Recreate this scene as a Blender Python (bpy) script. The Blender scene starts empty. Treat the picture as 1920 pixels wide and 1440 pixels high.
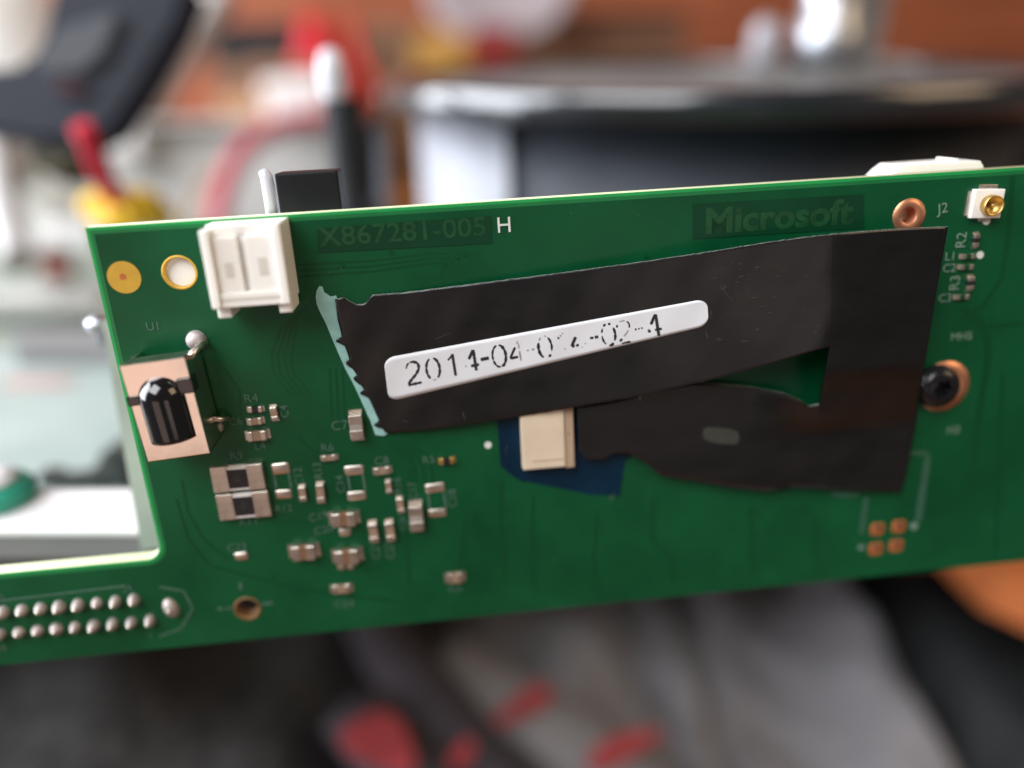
import bpy, bmesh, math, random
from mathutils import Vector, Matrix
from mathutils.geometry import tessellate_polygon
random.seed(7)
S = 0.001                       # all lengths below are millimetres
scene = bpy.context.scene
col = scene.collection

# ------------------------------------------------------------------ camera, light, exposure
F_PX, CX, CY = 1442.0, 960.0, 720.0          # phone lens measured on the 1920 x 1440 picture
CAM_Z = 750.0
PITCH = math.radians(24.5)
RIGHT = Vector((1, 0, 0))
FWD = Vector((0, math.cos(PITCH), -math.sin(PITCH)))
UP = Vector((0, math.sin(PITCH), math.cos(PITCH)))
CAM = Vector((0, 0, CAM_Z))

cam_data = bpy.data.cameras.new('camera')
cam = bpy.data.objects.new('camera', cam_data)
col.objects.link(cam)
cam.location = CAM * S
cam.rotation_euler = (math.pi / 2 - PITCH, 0, 0)
cam_data.sensor_width = 36
cam_data.lens = 36 * F_PX / 1920
cam_data.clip_start = 0.005
cam_data.clip_end = 20
cam_data.dof.use_dof = True
cam_data.dof.focus_distance = 0.0709
cam_data.dof.aperture_fstop = cam_data.lens / 4.8       # a 4.8 mm wide pupil
cam_data.dof.aperture_blades = 0
scene.camera = cam

world = bpy.data.worlds.new('World')
scene.world = world
world.use_nodes = True
bg = world.node_tree.nodes['Background']
bg.inputs[0].default_value = (0.46, 0.43, 0.41, 1)       # warm bounced light of the room
bg.inputs[1].default_value = 0.24

def area(name, loc, target, sx, sy, power, color):
    d = bpy.data.lights.new(name, 'AREA')
    d.shape = 'RECTANGLE'
    d.size, d.size_y = sx * S, sy * S
    d.energy = power
    d.color = color
    o = bpy.data.objects.new(name, d)
    col.objects.link(o)
    o.location = Vector(loc) * S
    dirv = Vector(target) - Vector(loc)
    o.rotation_euler = dirv.to_track_quat('-Z', 'Y').to_euler()
    return o

area('window_light', (-820, 150, CAM_Z + 230), (0, 150, CAM_Z + 20), 820, 800, 28.0, (0.88, 0.93, 1.0))
area('room_light', (-380, -380, CAM_Z + 620), (0, 75, CAM_Z - 30), 560, 560, 9.5, (0.97, 0.98, 1.0))
area('warm_lamp', (620, -160, CAM_Z + 420), (20, 80, CAM_Z - 30), 380, 380, 2.0, (1.0, 0.72, 0.45))
area('skin_bounce_fill', (-135, -225, CAM_Z - 84), (-34, 60, CAM_Z - 25), 160, 100, 0.056, (1.0, 0.70, 0.57))  # added lamp imitating warm light bounced off a person, for shield sheen
area('film_sheen_fill', (112, -225, CAM_Z - 58), (22, 66, CAM_Z - 22), 100, 75, 0.026, (1.0, 0.80, 0.72))  # added bounce lamp putting a brown sheen on the black film

scene.view_settings.view_transform = 'Standard'
scene.view_settings.look = 'None'
scene.view_settings.exposure = 0.0
scene.view_settings.gamma = 1.0
scene.view_settings.use_curve_mapping = False
scene.cycles.max_bounces = 8
scene.cycles.sample_clamp_indirect = 4.0

# ------------------------------------------------------------------ measuring
bU = Vector((20740, -1678, 1442)).normalized()
bV = Vector((235, 4147, 1442))
bV = (bV - bU * bU.dot(bV)).normalized()
bUp = -bV
bN = bU.cross(bUp)
if bN.z > 0:
    bN = -bN
bO = Vector((0, 0, 75.0))

def c2w(v):          # camera frame (right, down, forward) to world
    return RIGHT * v[0] - UP * v[1] + FWD * v[2]

def bd(px, py, n=0.0):
    d = Vector(((px - CX) / F_PX, (py - CY) / F_PX, 1.0))
    t = (bO + bN * n).dot(bN) / d.dot(bN)
    p = d * t - bO
    return p.dot(bU), p.dot(bUp)

def P(px, py, depth):
    return CAM + c2w(Vector(((px - CX) / F_PX * depth, (py - CY) / F_PX * depth, depth)))

def Pz(px, py, z):   # where the sight line meets the height z
    d = c2w(Vector(((px - CX) / F_PX, (py - CY) / F_PX, 1.0)))
    return CAM + d * ((z - CAM_Z) / d.z)

def Py(px, py, y):   # where the sight line meets the upright plane at distance y
    d = c2w(Vector(((px - CX) / F_PX, (py - CY) / F_PX, 1.0)))
    return CAM + d * (y / d.y)

# ------------------------------------------------------------------ materials
MATS = {}
def mat(name, base, rough=0.5, metal=0.0, var=0.0, vscale=200.0, bump=0.0, bscale=800.0, coat=0.0,
        spec=0.5, color2=None, stretch=None, trans=0.0, rvar=0.0, sss=0.0):
    m = bpy.data.materials.new(name)
    m.use_nodes = True
    nt = m.node_tree
    b = nt.nodes['Principled BSDF']
    b.inputs['Base Color'].default_value = (*base, 1)
    b.inputs['Roughness'].default_value = rough
    b.inputs['Metallic'].default_value = metal
    b.inputs['Specular IOR Level'].default_value = spec
    b.inputs['Coat Weight'].default_value = coat
    b.inputs['Coat Roughness'].default_value = 0.08
    b.inputs['Transmission Weight'].default_value = trans
    if sss:
        b.inputs['Subsurface Weight'].default_value = sss
        b.inputs['Subsurface Radius'].default_value = (1, 1, 0.9)
        b.inputs['Subsurface Scale'].default_value = 0.0008
    tc = nt.nodes.new('ShaderNodeTexCoord')
    vec = tc.outputs['Object']
    if stretch:
        mp = nt.nodes.new('ShaderNodeMapping')
        mp.inputs['Scale'].default_value = stretch
        nt.links.new(vec, mp.inputs['Vector'])
        vec = mp.outputs['Vector']
    if var > 0 or color2 or rvar > 0:
        nz = nt.nodes.new('ShaderNodeTexNoise')
        nz.inputs['Scale'].default_value = vscale
        nz.inputs['Detail'].default_value = 6
        nz.inputs['Roughness'].default_value = 0.62
        nt.links.new(vec, nz.inputs['Vector'])
        rp = nt.nodes.new('ShaderNodeValToRGB')
        rp.color_ramp.elements[0].position = 0.32
        rp.color_ramp.elements[1].position = 0.68
        lo = tuple(c * (1 - var) for c in base)
        hi = color2 if color2 else tuple(min(1, c * (1 + var)) for c in base)
        rp.color_ramp.elements[0].color = (*lo, 1)
        rp.color_ramp.elements[1].color = (*hi, 1)
        nt.links.new(nz.outputs['Fac'], rp.inputs['Fac'])
        nt.links.new(rp.outputs['Color'], b.inputs['Base Color'])
        if rvar > 0:
            mr = nt.nodes.new('ShaderNodeMapRange')
            mr.inputs['From Min'].default_value = 0.3
            mr.inputs['From Max'].default_value = 0.7
            mr.inputs['To Min'].default_value = max(0.02, rough - rvar)
            mr.inputs['To Max'].default_value = min(1, rough + rvar)
            nt.links.new(nz.outputs['Fac'], mr.inputs['Value'])
            nt.links.new(mr.outputs['Result'], b.inputs['Roughness'])
    if bump > 0:
        n2 = nt.nodes.new('ShaderNodeTexNoise')
        n2.inputs['Scale'].default_value = bscale
        n2.inputs['Detail'].default_value = 4
        nt.links.new(vec, n2.inputs['Vector'])
        bp = nt.nodes.new('ShaderNodeBump')
        bp.inputs['Strength'].default_value = bump
        bp.inputs['Distance'].default_value = 0.0001
        nt.links.new(n2.outputs['Fac'], bp.inputs['Height'])
        nt.links.new(bp.outputs['Normal'], b.inputs['Normal'])
    MATS[name] = m
    return m

mat('solder_mask', (0.0008, 0.064, 0.021), 0.36, var=0.24, vscale=70, bump=0.06, bscale=900, rvar=0.06, spec=0.34)
mat('mask_dark', (0.0006, 0.038, 0.0140), 0.38, var=0.15, vscale=90, spec=0.34)
mat('mask_trace', (0.0008, 0.052, 0.0175), 0.36, var=0.1, vscale=200, spec=0.34)
mat('mask_letter', (0.0055, 0.056, 0.018), 0.38, var=0.3, vscale=700)
mat('bare_mask_glow', (0.012, 0.30, 0.07), 0.34, var=0.12, vscale=160)  # mask green over bare laminate, brightened for light shining through the edge
mat('margin_mask_glow', (0.008, 0.15, 0.042), 0.34, var=0.12, vscale=160)  # mid-tone ring painting the fade of light through the board edge
mat('laminate', (0.50, 0.54, 0.33), 0.75, var=0.12, vscale=900, stretch=(1, 1, 9))
mat('silk', (0.62, 0.66, 0.62), 0.7, var=0.12, vscale=1500)
mat('silk_mid', (0.15, 0.24, 0.19), 0.7, var=0.12, vscale=1500)
mat('silk_dim', (0.022, 0.088, 0.052), 0.65, var=0.2, vscale=1500)
mat('silk_faint', (0.055, 0.125, 0.088), 0.65, var=0.2, vscale=1500)
mat('tin', (0.70, 0.63, 0.56), 0.36, 1.0, var=0.14, vscale=900, rvar=0.08, bump=0.06, bscale=1500)
mat('solder', (0.50, 0.45, 0.435), 0.66, 1.0, var=0.18, vscale=1200, bump=0.1, bscale=1300)
mat('shield_metal', (0.82, 0.725, 0.66), 0.20, 1.0, var=0.04, vscale=300, rvar=0.05, bump=0.08, bscale=600)
mat('gold', (0.68, 0.47, 0.16), 0.4, 1.0, var=0.08, vscale=500, rvar=0.08)
mat('gold_matte', (0.62, 0.37, 0.05), 0.5, 0.45, var=0.08, vscale=500)
mat('copper', (0.66, 0.30, 0.17), 0.38, 0.75, var=0.16, vscale=500, rvar=0.1, bump=0.15)
mat('old_copper', (0.20, 0.11, 0.045), 0.5, 0.4, var=0.3, vscale=600)
mat('copper_pad', (0.55, 0.17, 0.055), 0.45, 0.5, var=0.2, vscale=900)
mat('cap_body', (0.27, 0.18, 0.125), 0.55, var=0.15, vscale=900)
mat('cap_grey', (0.30, 0.27, 0.25), 0.55, var=0.15, vscale=900)
mat('resistor_body', (0.013, 0.011, 0.014), 0.4, var=0.3, vscale=900)
mat('ceramic', (0.66, 0.63, 0.60), 0.6, var=0.06, vscale=900)
mat('white_nylon', (0.86, 0.84, 0.79), 0.42, var=0.03, vscale=300, sss=0.25)
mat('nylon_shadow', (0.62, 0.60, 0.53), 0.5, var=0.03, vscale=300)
mat('beige_nylon', (0.62, 0.52, 0.39), 0.5, var=0.05, vscale=350, bump=0.06)
mat('tan_nylon', (0.42, 0.31, 0.22), 0.55, var=0.08, vscale=350)
mat('black_epoxy', (0.006, 0.005, 0.006), 0.10, var=0.2, vscale=300, coat=0.4)
mat('black_plastic', (0.010, 0.011, 0.013), 0.42, var=0.2, vscale=200, bump=0.15, spec=0.22)
mat('black_film', (0.0062, 0.0062, 0.0066), 0.30, var=0.22, vscale=130, bump=0.03, bscale=1800, stretch=(1, 2.6, 1), rvar=0.05)
mat('film_edge', (0.35, 0.36, 0.34), 0.6, var=0.5, vscale=1600)
mat('scratch', (0.055, 0.05, 0.047), 0.5, var=0.3, vscale=1600)
mat('lozenge', (0.034, 0.036, 0.030), 0.6, var=0.2, vscale=900)
mat('liner_teal', (0.27, 0.50, 0.47), 0.55, var=0.14, vscale=700, bump=0.2)
mat('label_white', (0.63, 0.645, 0.675), 0.55, var=0.03, vscale=350, bump=0.04, bscale=2200)
mat('ink', (0.012, 0.010, 0.014), 0.6, var=0.4, vscale=2500)
mat('ink_faint', (0.26, 0.25, 0.27), 0.6, var=0.35, vscale=2500)
mat('blue_film', (0.0004, 0.017, 0.040), 0.38, var=0.3, vscale=160, bump=0.1, spec=0.25)
mat('screw_black', (0.020, 0.019, 0.021), 0.24, 0.55, var=0.2, vscale=500)
# surroundings
mat('drum_black', (0.010, 0.011, 0.014), 0.25, var=0.2, vscale=60, coat=1.0)
mat('drum_body', (0.042, 0.046, 0.058), 0.5, var=0.2, vscale=60, spec=0.3)
mat('drum_top', (0.13, 0.125, 0.12), 0.6, var=0.12, vscale=60)
mat('panel_white', (0.36, 0.37, 0.415), 0.45, var=0.05, vscale=50)
mat('chrome', (0.5, 0.52, 0.56), 0.4, 1.0, var=0.05, vscale=100)
mat('grey_metal', (0.25, 0.245, 0.25), 0.5, 0.1, var=0.06, vscale=40)
mat('zinc', (0.42, 0.40, 0.385), 0.5, 0.0, var=0.07, vscale=50, spec=0.3)
mat('bright_white', (0.82, 0.80, 0.80), 0.4, var=0.04, vscale=60)  # also colours the window-lit top of the metal channel
mat('chassis_grey', (0.47, 0.45, 0.435), 0.5, var=0.05, vscale=30, spec=0.3)
mat('wood_red', (0.20, 0.050, 0.018), 0.55, var=0.25, vscale=9, stretch=(1, 1, 6), color2=(0.30, 0.09, 0.038), spec=0.2)
mat('wood_desk', (0.42, 0.16, 0.05), 0.45, var=0.25, vscale=14, stretch=(1, 6, 1), color2=(0.55, 0.23, 0.08))
mat('wood_arm', (0.40, 0.115, 0.035), 0.55, var=0.2, vscale=14, stretch=(1, 6, 1), spec=0.2)
mat('cardboard', (0.42, 0.24, 0.13), 0.8, var=0.15, vscale=40)
mat('card_dark', (0.17, 0.085, 0.045), 0.8, var=0.2, vscale=40)
mat('red_plastic', (0.42, 0.008, 0.015), 0.5, var=0.1, vscale=60, spec=0.15)
mat('maroon', (0.20, 0.02, 0.018), 0.5, var=0.2, vscale=60, spec=0.2)
mat('red_wire', (0.42, 0.010, 0.028), 0.5, var=0.08, vscale=100, spec=0.2)
mat('pink_wire', (0.48, 0.10, 0.125), 0.5, var=0.08, vscale=100, spec=0.2)
mat('yellow_tape', (0.66, 0.42, 0.02), 0.4, var=0.3, vscale=200, bump=0.3, spec=0.25)
mat('yellow_brown', (0.40, 0.21, 0.035), 0.6, var=0.2, vscale=60)
mat('navy', (0.006, 0.008, 0.018), 0.5, var=0.3, vscale=40, spec=0.15)
mat('dark_maroon', (0.045, 0.010, 0.014), 0.5, var=0.2, vscale=60, spec=0.2)
mat('navy_sheen', (0.04, 0.042, 0.052), 0.5, var=0.2, vscale=40, spec=0.2)
mat('olive_dark', (0.026, 0.022, 0.008), 0.5, var=0.3, vscale=60, spec=0.15)
mat('mint_board', (0.30, 0.375, 0.35), 0.45, var=0.12, vscale=45, color2=(0.35, 0.41, 0.39))
mat('sage_board', (0.25, 0.285, 0.235), 0.5, var=0.22, vscale=50)
mat('pink_print', (0.42, 0.27, 0.25), 0.5, var=0.1, vscale=90)
mat('chip_black', (0.030, 0.040, 0.036), 0.4, var=0.2, vscale=90)
mat('teal_green', (0.03, 0.30, 0.20), 0.35, var=0.2, vscale=90)
mat('fleece', (0.030, 0.030, 0.032), 0.95, var=0.55, vscale=260, bump=0.8, bscale=700, spec=0.1, color2=(0.085, 0.082, 0.08))
mat('grey_cloth', (0.235, 0.226, 0.238), 0.9, var=0.12, vscale=90, bump=0.5, bscale=1500, spec=0.15)
mat('light_cloth', (0.19, 0.18, 0.182), 0.9, var=0.12, vscale=90, bump=0.5, bscale=1500, spec=0.15)
mat('dark_cloth', (0.055, 0.047, 0.055), 0.9, var=0.2, vscale=90, bump=0.5, bscale=1500, spec=0.15)
mat('red_print', (0.34, 0.05, 0.055), 0.85, var=0.3, vscale=120, spec=0.15)
mat('cushion', (0.026, 0.028, 0.029), 0.55, var=0.3, vscale=60, bump=0.3, bscale=900, spec=0.2)
mat('paper_white', (0.9, 0.9, 0.9), 0.6, var=0.02, vscale=60)
mat('clear_cap', (0.78, 0.78, 0.84), 0.25, var=0.04, vscale=60, trans=0.35)
mat('peg_grey', (0.30, 0.285, 0.31), 0.4, var=0.05, vscale=60)
mat('plastic_grey', (0.26, 0.215, 0.22), 0.5, var=0.1, vscale=40)

# ------------------------------------------------------------------ object helpers
def tag(o, label=None, cat=None, group=None, kind=None):
    if label: o['label'] = label
    if cat: o['category'] = cat
    if group: o['group'] = group
    if kind: o['kind'] = kind
    return o

def empty(name, loc=(0, 0, 0), parent=None):
    o = bpy.data.objects.new(name, None)
    o.empty_display_size = 0.005
    col.objects.link(o)
    o.location = Vector(loc) * S
    o.parent = parent
    return o

class MB:
    """collects faces in millimetres and links them as one mesh object"""
    def __init__(self):
        self.bm = bmesh.new()
    def verts(self, pts):
        return [self.bm.verts.new(Vector(p) * S) for p in pts]
    def face(self, vs, mi=0):
        try:
            f = self.bm.faces.new(vs)
            f.material_index = mi
            return f
        except ValueError:
            return None
    def box(self, x0, x1, y0, y1, z0, z1, bev=0.0, mi=0, seg=2):
        b2 = bmesh.new()
        bmesh.ops.create_cube(b2, size=1.0)
        for v in b2.verts:
            v.co = Vector(((x0 + x1) / 2 + v.co.x * (x1 - x0), (y0 + y1) / 2 + v.co.y * (y1 - y0), (z0 + z1) / 2 + v.co.z * (z1 - z0)))
        if bev > 0:
            bmesh.ops.bevel(b2, geom=list(b2.edges), offset=bev, segments=seg, affect='EDGES', profile=0.6)
        self.take(b2, mi)
        return self
    def take(self, b2, mi=0, M=None):
        vm = {}
        for v in b2.verts:
            c = M @ v.co if M else v.co
            vm[v] = self.bm.verts.new(c * S)
        for f in b2.faces:
            g = self.face([vm[v] for v in f.verts], mi)
            if g: g.smooth = f.smooth
        b2.free()
    def lathe(self, prof, seg=28, center=(0, 0, 0), axis='Z', mi=0, smooth=True, a0=0.0, a1=2 * math.pi):
        """prof: (r, h) pairs"""
        cx, cy, cz = center
        full = abs(a1 - a0 - 2 * math.pi) < 1e-6
        n = seg if full else seg + 1
        rings = []
        for r, h in prof:
            ring = []
            if r < 1e-6:
                p = self._ax(axis, 0, 0, h)
                v = self.bm.verts.new((Vector(center) + p) * S)
                ring = [v] * n
            else:
                for k in range(n):
                    a = a0 + (a1 - a0) * k / seg
                    p = self._ax(axis, r * math.cos(a), r * math.sin(a), h)
                    ring.append(self.bm.verts.new((Vector(center) + p) * S))
            rings.append(ring)
        for i in range(len(rings) - 1):
            A, B = rings[i], rings[i + 1]
            for k in range(seg):
                k2 = (k + 1) % n
                vs = []
                for v in (A[k], A[k2], B[k2], B[k]):
                    if v not in vs: vs.append(v)
                if len(vs) >= 3:
                    f = self.face(vs, mi)
                    if f: f.smooth = smooth
        return self
    def _ax(self, axis, a, b, h):
        if axis == 'Z': return Vector((a, b, h))
        if axis == 'Y': return Vector((a, h, b))
        return Vector((h, a, b))
    def prism(self, poly, z0, z1, mi=0, mis=None):
        """poly: list of (x, y); extruded along z"""
        ar = sum(poly[i][0] * poly[(i + 1) % len(poly)][1] - poly[(i + 1) % len(poly)][0] * poly[i][1] for i in range(len(poly)))
        if ar < 0: poly = poly[::-1]
        lo = self.verts([(x, y, z0) for x, y in poly])
        hi = self.verts([(x, y, z1) for x, y in poly])
        tris = tessellate_polygon([[Vector((x, y, 0)) for x, y in poly]])
        for t in tris:
            a, b, c = t
            nrm = (poly[b][0] - poly[a][0]) * (poly[c][1] - poly[a][1]) - (poly[c][0] - poly[a][0]) * (poly[b][1] - poly[a][1])
            if nrm < 0: a, c = c, a
            self.face([hi[a], hi[b], hi[c]], mi)
            self.face([lo[c], lo[b], lo[a]], mi)
        n = len(poly)
        for i in range(n):
            j = (i + 1) % n
            self.face([lo[i], lo[j], hi[j], hi[i]], mi if mis is None else mis)
        return self
    def tube(self, pts, r, seg=10, mi=0, caps=True):
        pts = [Vector(p) for p in pts]
        rings = []
        prev = None
        for i, p in enumerate(pts):
            t = (pts[min(i + 1, len(pts) - 1)] - pts[max(i - 1, 0)]).normalized()
            ref = Vector((0, 0, 1)) if abs(t.z) < 0.9 else Vector((1, 0, 0))
            if prev is not None: ref = prev
            a = (ref - t * ref.dot(t)).normalized()
            prev = a
            b = t.cross(a)
            rr = r[i] if isinstance(r, (list, tuple)) else r
            rings.append(self.verts([p + (a * math.cos(q) + b * math.sin(q)) * rr for q in [2 * math.pi * k / seg for k in range(seg)]]))
        for i in range(len(rings) - 1):
            for k in range(seg):
                f = self.face([rings[i][k], rings[i][(k + 1) % seg], rings[i + 1][(k + 1) % seg], rings[i + 1][k]], mi)
                if f: f.smooth = True
        if caps:
            self.face(rings[0][::-1], mi)
            self.face(rings[-1], mi)
        return self
    def grid(self, fn, nu, nv, thick=None, mi=0, mie=None):
        """fn(s, t) -> (top, offset vector); closed slab when offset given"""
        top = [[None] * (nv + 1) for _ in range(nu + 1)]
        bot = [[None] * (nv + 1) for _ in range(nu + 1)]
        for i in range(nu + 1):
            for j in range(nv + 1):
                p, o = fn(i / nu, j / nv)
                top[i][j] = self.bm.verts.new(p * S)
                bot[i][j] = self.bm.verts.new((p + o) * S)
        for i in range(nu):
            for j in range(nv):
                f = self.face([top[i][j], top[i + 1][j], top[i + 1][j + 1], top[i][j + 1]], mi)
                if f: f.smooth = True
                f = self.face([bot[i][j + 1], bot[i + 1][j + 1], bot[i + 1][j], bot[i][j]], mi)
                if f: f.smooth = True
        e = mi if mie is None else mie
        for i in range(nu):
            self.face([bot[i][0], bot[i + 1][0], top[i + 1][0], top[i][0]], e)
            self.face([top[i][nv], top[i + 1][nv], bot[i + 1][nv], bot[i][nv]], e)
        for j in range(nv):
            self.face([top[0][j], top[0][j + 1], bot[0][j + 1], bot[0][j]], e)
            self.face([bot[nu][j], bot[nu][j + 1], top[nu][j + 1], top[nu][j]], e)
        return self
    def build(self, name, mats, parent=None, loc=(0, 0, 0), rz=0.0, recalc=True):
        if recalc:
            bmesh.ops.recalc_face_normals(self.bm, faces=list(self.bm.faces))
        me = bpy.data.meshes.new(name)
        self.bm.to_mesh(me)
        self.bm.free()
        return link(name, me, mats, parent, loc, rz)

def link(name, me, mats=None, parent=None, loc=(0, 0, 0), rz=0.0):
    if mats is not None and len(me.materials) == 0:
        for m in ([mats] if isinstance(mats, str) else mats):
            me.materials.append(MATS[m])
    o = bpy.data.objects.new(name, me)
    col.objects.link(o)
    o.parent = parent
    o.location = Vector(loc) * S
    o.rotation_euler = (0, 0, rz)
    return o

def curve_mesh(name, loops, z0, z1, mats, parent):
    """flat plate with holes: first loop outline, others holes (mm)"""
    cu = bpy.data.curves.new(name, 'CURVE')
    cu.dimensions = '2D'
    cu.fill_mode = 'BOTH'
    cu.extrude = (z1 - z0) / 2 * S
    for lp in loops:
        sp = cu.splines.new('POLY')
        sp.points.add(len(lp) - 1)
        for p, (x, y) in zip(sp.points, lp):
            p.co = (x * S, y * S, 0, 1)
        sp.use_cyclic_u = True
    tmp = bpy.data.objects.new('tmp', cu)
    col.objects.link(tmp)
    dg = bpy.context.evaluated_depsgraph_get()
    me = bpy.data.meshes.new_from_object(tmp.evaluated_get(dg))
    bpy.data.objects.remove(tmp)
    me.materials.clear()
    for m in mats: me.materials.append(MATS[m])
    zc = (z0 + z1) / 2 * S
    for v in me.vertices: v.co.z += zc
    if len(mats) > 1:
        for p in me.polygons:
            p.material_index = 0 if abs(p.normal.z) > 0.5 else 1
    return link(name, me, None, parent)

def text_mesh(name, s, size, loc, m, parent, rz=0.0, bold=0.0, depth=0.008, xs=1.0):
    cu = bpy.data.curves.new(name, 'FONT')
    cu.body = s
    cu.size = size * S * 1.38
    cu.align_x = 'CENTER'
    cu.align_y = 'CENTER'
    cu.extrude = depth * S
    cu.offset = bold * S
    cu.resolution_u = 3
    tmp = bpy.data.objects.new('tmp', cu)
    col.objects.link(tmp)
    dg = bpy.context.evaluated_depsgraph_get()
    me = bpy.data.meshes.new_from_object(tmp.evaluated_get(dg))
    bpy.data.objects.remove(tmp)
    me.materials.clear()
    me.materials.append(MATS[m])
    for v in me.vertices: v.co.x *= xs
    return link(name, me, None, parent, loc, rz)

def circle(cx, cy, r, n=36):
    return [(cx + r * math.cos(2 * math.pi * k / n), cy + r * math.sin(2 * math.pi * k / n)) for k in range(n)]

def lerp(a, b, t): return a + (b - a) * t
def smooth(a, b, x):
    t = min(1, max(0, (x - a) / (b - a)))
    return t * t * (3 - 2 * t)

# ================================================================== the setting
z_desk = CAM_Z - 104
Z_LAP = CAM_Z - 165
o = MB().box(-1500, 1500, -900, 1500, -20, 0).build('floor', 'wood_desk'); tag(o, kind='structure')
o = MB().box(-1500, 1500, 800, 830, 0.5, 1800).build('wall', 'wood_red'); tag(o, kind='structure')

# desk behind the circuit board
d = empty('desk', (0, 500, 0)); tag(d, 'wooden desk top behind and under the black drum and metal chassis', 'desk')
MB().box(-640, 640, -335, 290, z_desk - 24, z_desk, bev=2).build('desk_top', 'wood_desk', d)
for sx in (-1, 1):
    for yy in (-300, 255):
        MB().box(sx * 600 - 20, sx * 600 + 20, yy - 20, yy + 20, 0, z_desk - 24.2, bev=2).build('leg', 'wood_desk', d)

# ================================================================== the circuit board
board = bpy.data.objects.new('circuit_board', None)
board.empty_display_size = 0.01
col.objects.link(board)
R3 = Matrix((c2w(bU), c2w(bUp), c2w(bN))).transposed()
board.matrix_world = Matrix.Translation((CAM + c2w(bO)) * S) @ R3.to_4x4()
tag(board, 'green circuit board standing upright in front, with notch and small soldered components', 'circuit board')

VT, VB, UL = 17.5, -26.25, -36.32
NB = -15.55                                     # lower edge of the notch
UN, UR, UFL = UL, 74.0, -80.0
def arc(cx, cy, r, a0, a1, n=8):
    return [(cx + r * math.cos(math.radians(lerp(a0, a1, k / n))), cy + r * math.sin(math.radians(lerp(a0, a1, k / n)))) for k in range(n + 1)]
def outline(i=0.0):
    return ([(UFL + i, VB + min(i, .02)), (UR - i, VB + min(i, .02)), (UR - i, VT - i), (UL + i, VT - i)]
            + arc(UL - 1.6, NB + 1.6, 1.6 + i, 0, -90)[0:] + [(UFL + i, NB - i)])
hA = bd(337, 511); rA = 1.35
hB = bd(1704, 404); rB = 0.78
hC = bd(464, 1141); rC = 1.15
holes = [circle(*hA, rA), circle(*hB, rB), circle(*hC, rC)]
TH = 1.6
curve_mesh('substrate', [outline()] + holes, -TH, 0, ['bare_mask_glow', 'laminate'], board)
curve_mesh('margin_mask_glow', [outline(0.28)] + [circle(*hA, rA + .01), circle(*hB, rB + .01), circle(*hC, rC + .01)], 0.002, 0.015, ['margin_mask_glow', 'margin_mask_glow'], board)
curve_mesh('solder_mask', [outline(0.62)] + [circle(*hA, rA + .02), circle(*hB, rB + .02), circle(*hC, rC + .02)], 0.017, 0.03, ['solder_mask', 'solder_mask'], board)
NS = 0.032          # top of the mask

# traces buried under the mask
tm = MB()
TZ = [0.0]
def trace(pts, w=0.28, px=True):
    TZ[0] += .0012
    q = [Vector((*bd(*p), 0)) if px else Vector((*p, 0)) for p in pts]
    L, Rr = [], []
    for i, p in enumerate(q):
        t = (q[min(i + 1, len(q) - 1)] - q[max(i - 1, 0)]).normalized()
        nn = Vector((-t.y, t.x, 0)) * w / 2
        L.append(p + nn); Rr.append(p - nn)
    a = tm.verts([(p.x, p.y, NS + .004 + TZ[0]) for p in L])
    b = tm.verts([(p.x, p.y, NS + .004 + TZ[0]) for p in Rr])
    a2 = tm.verts([(p.x, p.y, NS - .01) for p in L])
    b2 = tm.verts([(p.x, p.y, NS - .01) for p in Rr])
    for i in range(len(q) - 1):
        tm.face([a[i], b[i], b[i + 1], a[i + 1]])
        tm.face([a2[i], a[i], a[i + 1], a2[i + 1]])
        tm.face([b[i], b2[i], b2[i + 1], b[i + 1]])
for k in range(3):
    trace([(552, 497 + 11 * k), (700, 489 + 10 * k), (815, 474 + 9 * k), (838, 476 + 9 * k), (848, 490 + 8 * k), (853, 503 + 5 * k), (858 + 5 * k, 518 - k)], 0.22)
trace([(828, 492), (836, 505), (824, 520)], 0.22)
for k in range(4):
    trace([(575 - 6 * k, 575 + 4 * k), (530 + 8 * k, 612 + 3 * k), (508 + 12 * k, 660 + 3 * k), (512 + 13 * k, 700), (548 + 12 * k, 742)], 0.20)
for k in range(3):
    trace([(618 + 12 * k, 690), (622 + 12 * k, 770), (624 + 12 * k, 800)], 0.18)
trace([(1898, 330), (1893, 420), (1878, 520), (1845, 570), (1800, 600)], 0.5)
trace([(1802, 575), (1840, 607), (1852, 640), (1850, 690), (1838, 760), (1826, 840), (1818, 930)], 0.75)
trace([(1855, 612), (1918, 606)], 0.35)
trace([(770, 880), (760, 980), (768, 1100)], 0.35)
trace([(870, 980), (862, 1060), (868, 1120)], 0.3)
for k in range(3):
    trace([(735 + 22 * k, 838), (760 + 20 * k, 850 + 4 * k), (776 + 16 * k, 872), (782 + 15 * k, 905)], 0.18)
trace([(940, 900), (938, 1000), (946, 1080)], 0.3)
trace([(1000, 930), (996, 1030), (1003, 1110)], 0.3)
trace([(340, 900), (352, 960), (380, 1010), (430, 1050)], 0.22)
trace([(1120, 960), (1112, 1050), (1118, 1110)], 0.22)
trace([(1225, 930), (1222, 1010), (1260, 1050), (1262, 1090)], 0.22)
trace([(1410, 950), (1408, 1040), (1412, 1080)], 0.3)
trace([(1500, 945), (1530, 980), (1530, 1060)], 0.2)
trace([(1880, 700), (1872, 850), (1866, 1040)], 0.3)
trace([(330, 935), (352, 1010), (392, 1060), (560, 1105), (760, 1130)], 0.22)
trace([(420, 690), (448, 730), (452, 780)], 0.2)
trace([(560, 820), (590, 850), (594, 870)], 0.2)
vr = random.Random(5)
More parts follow.
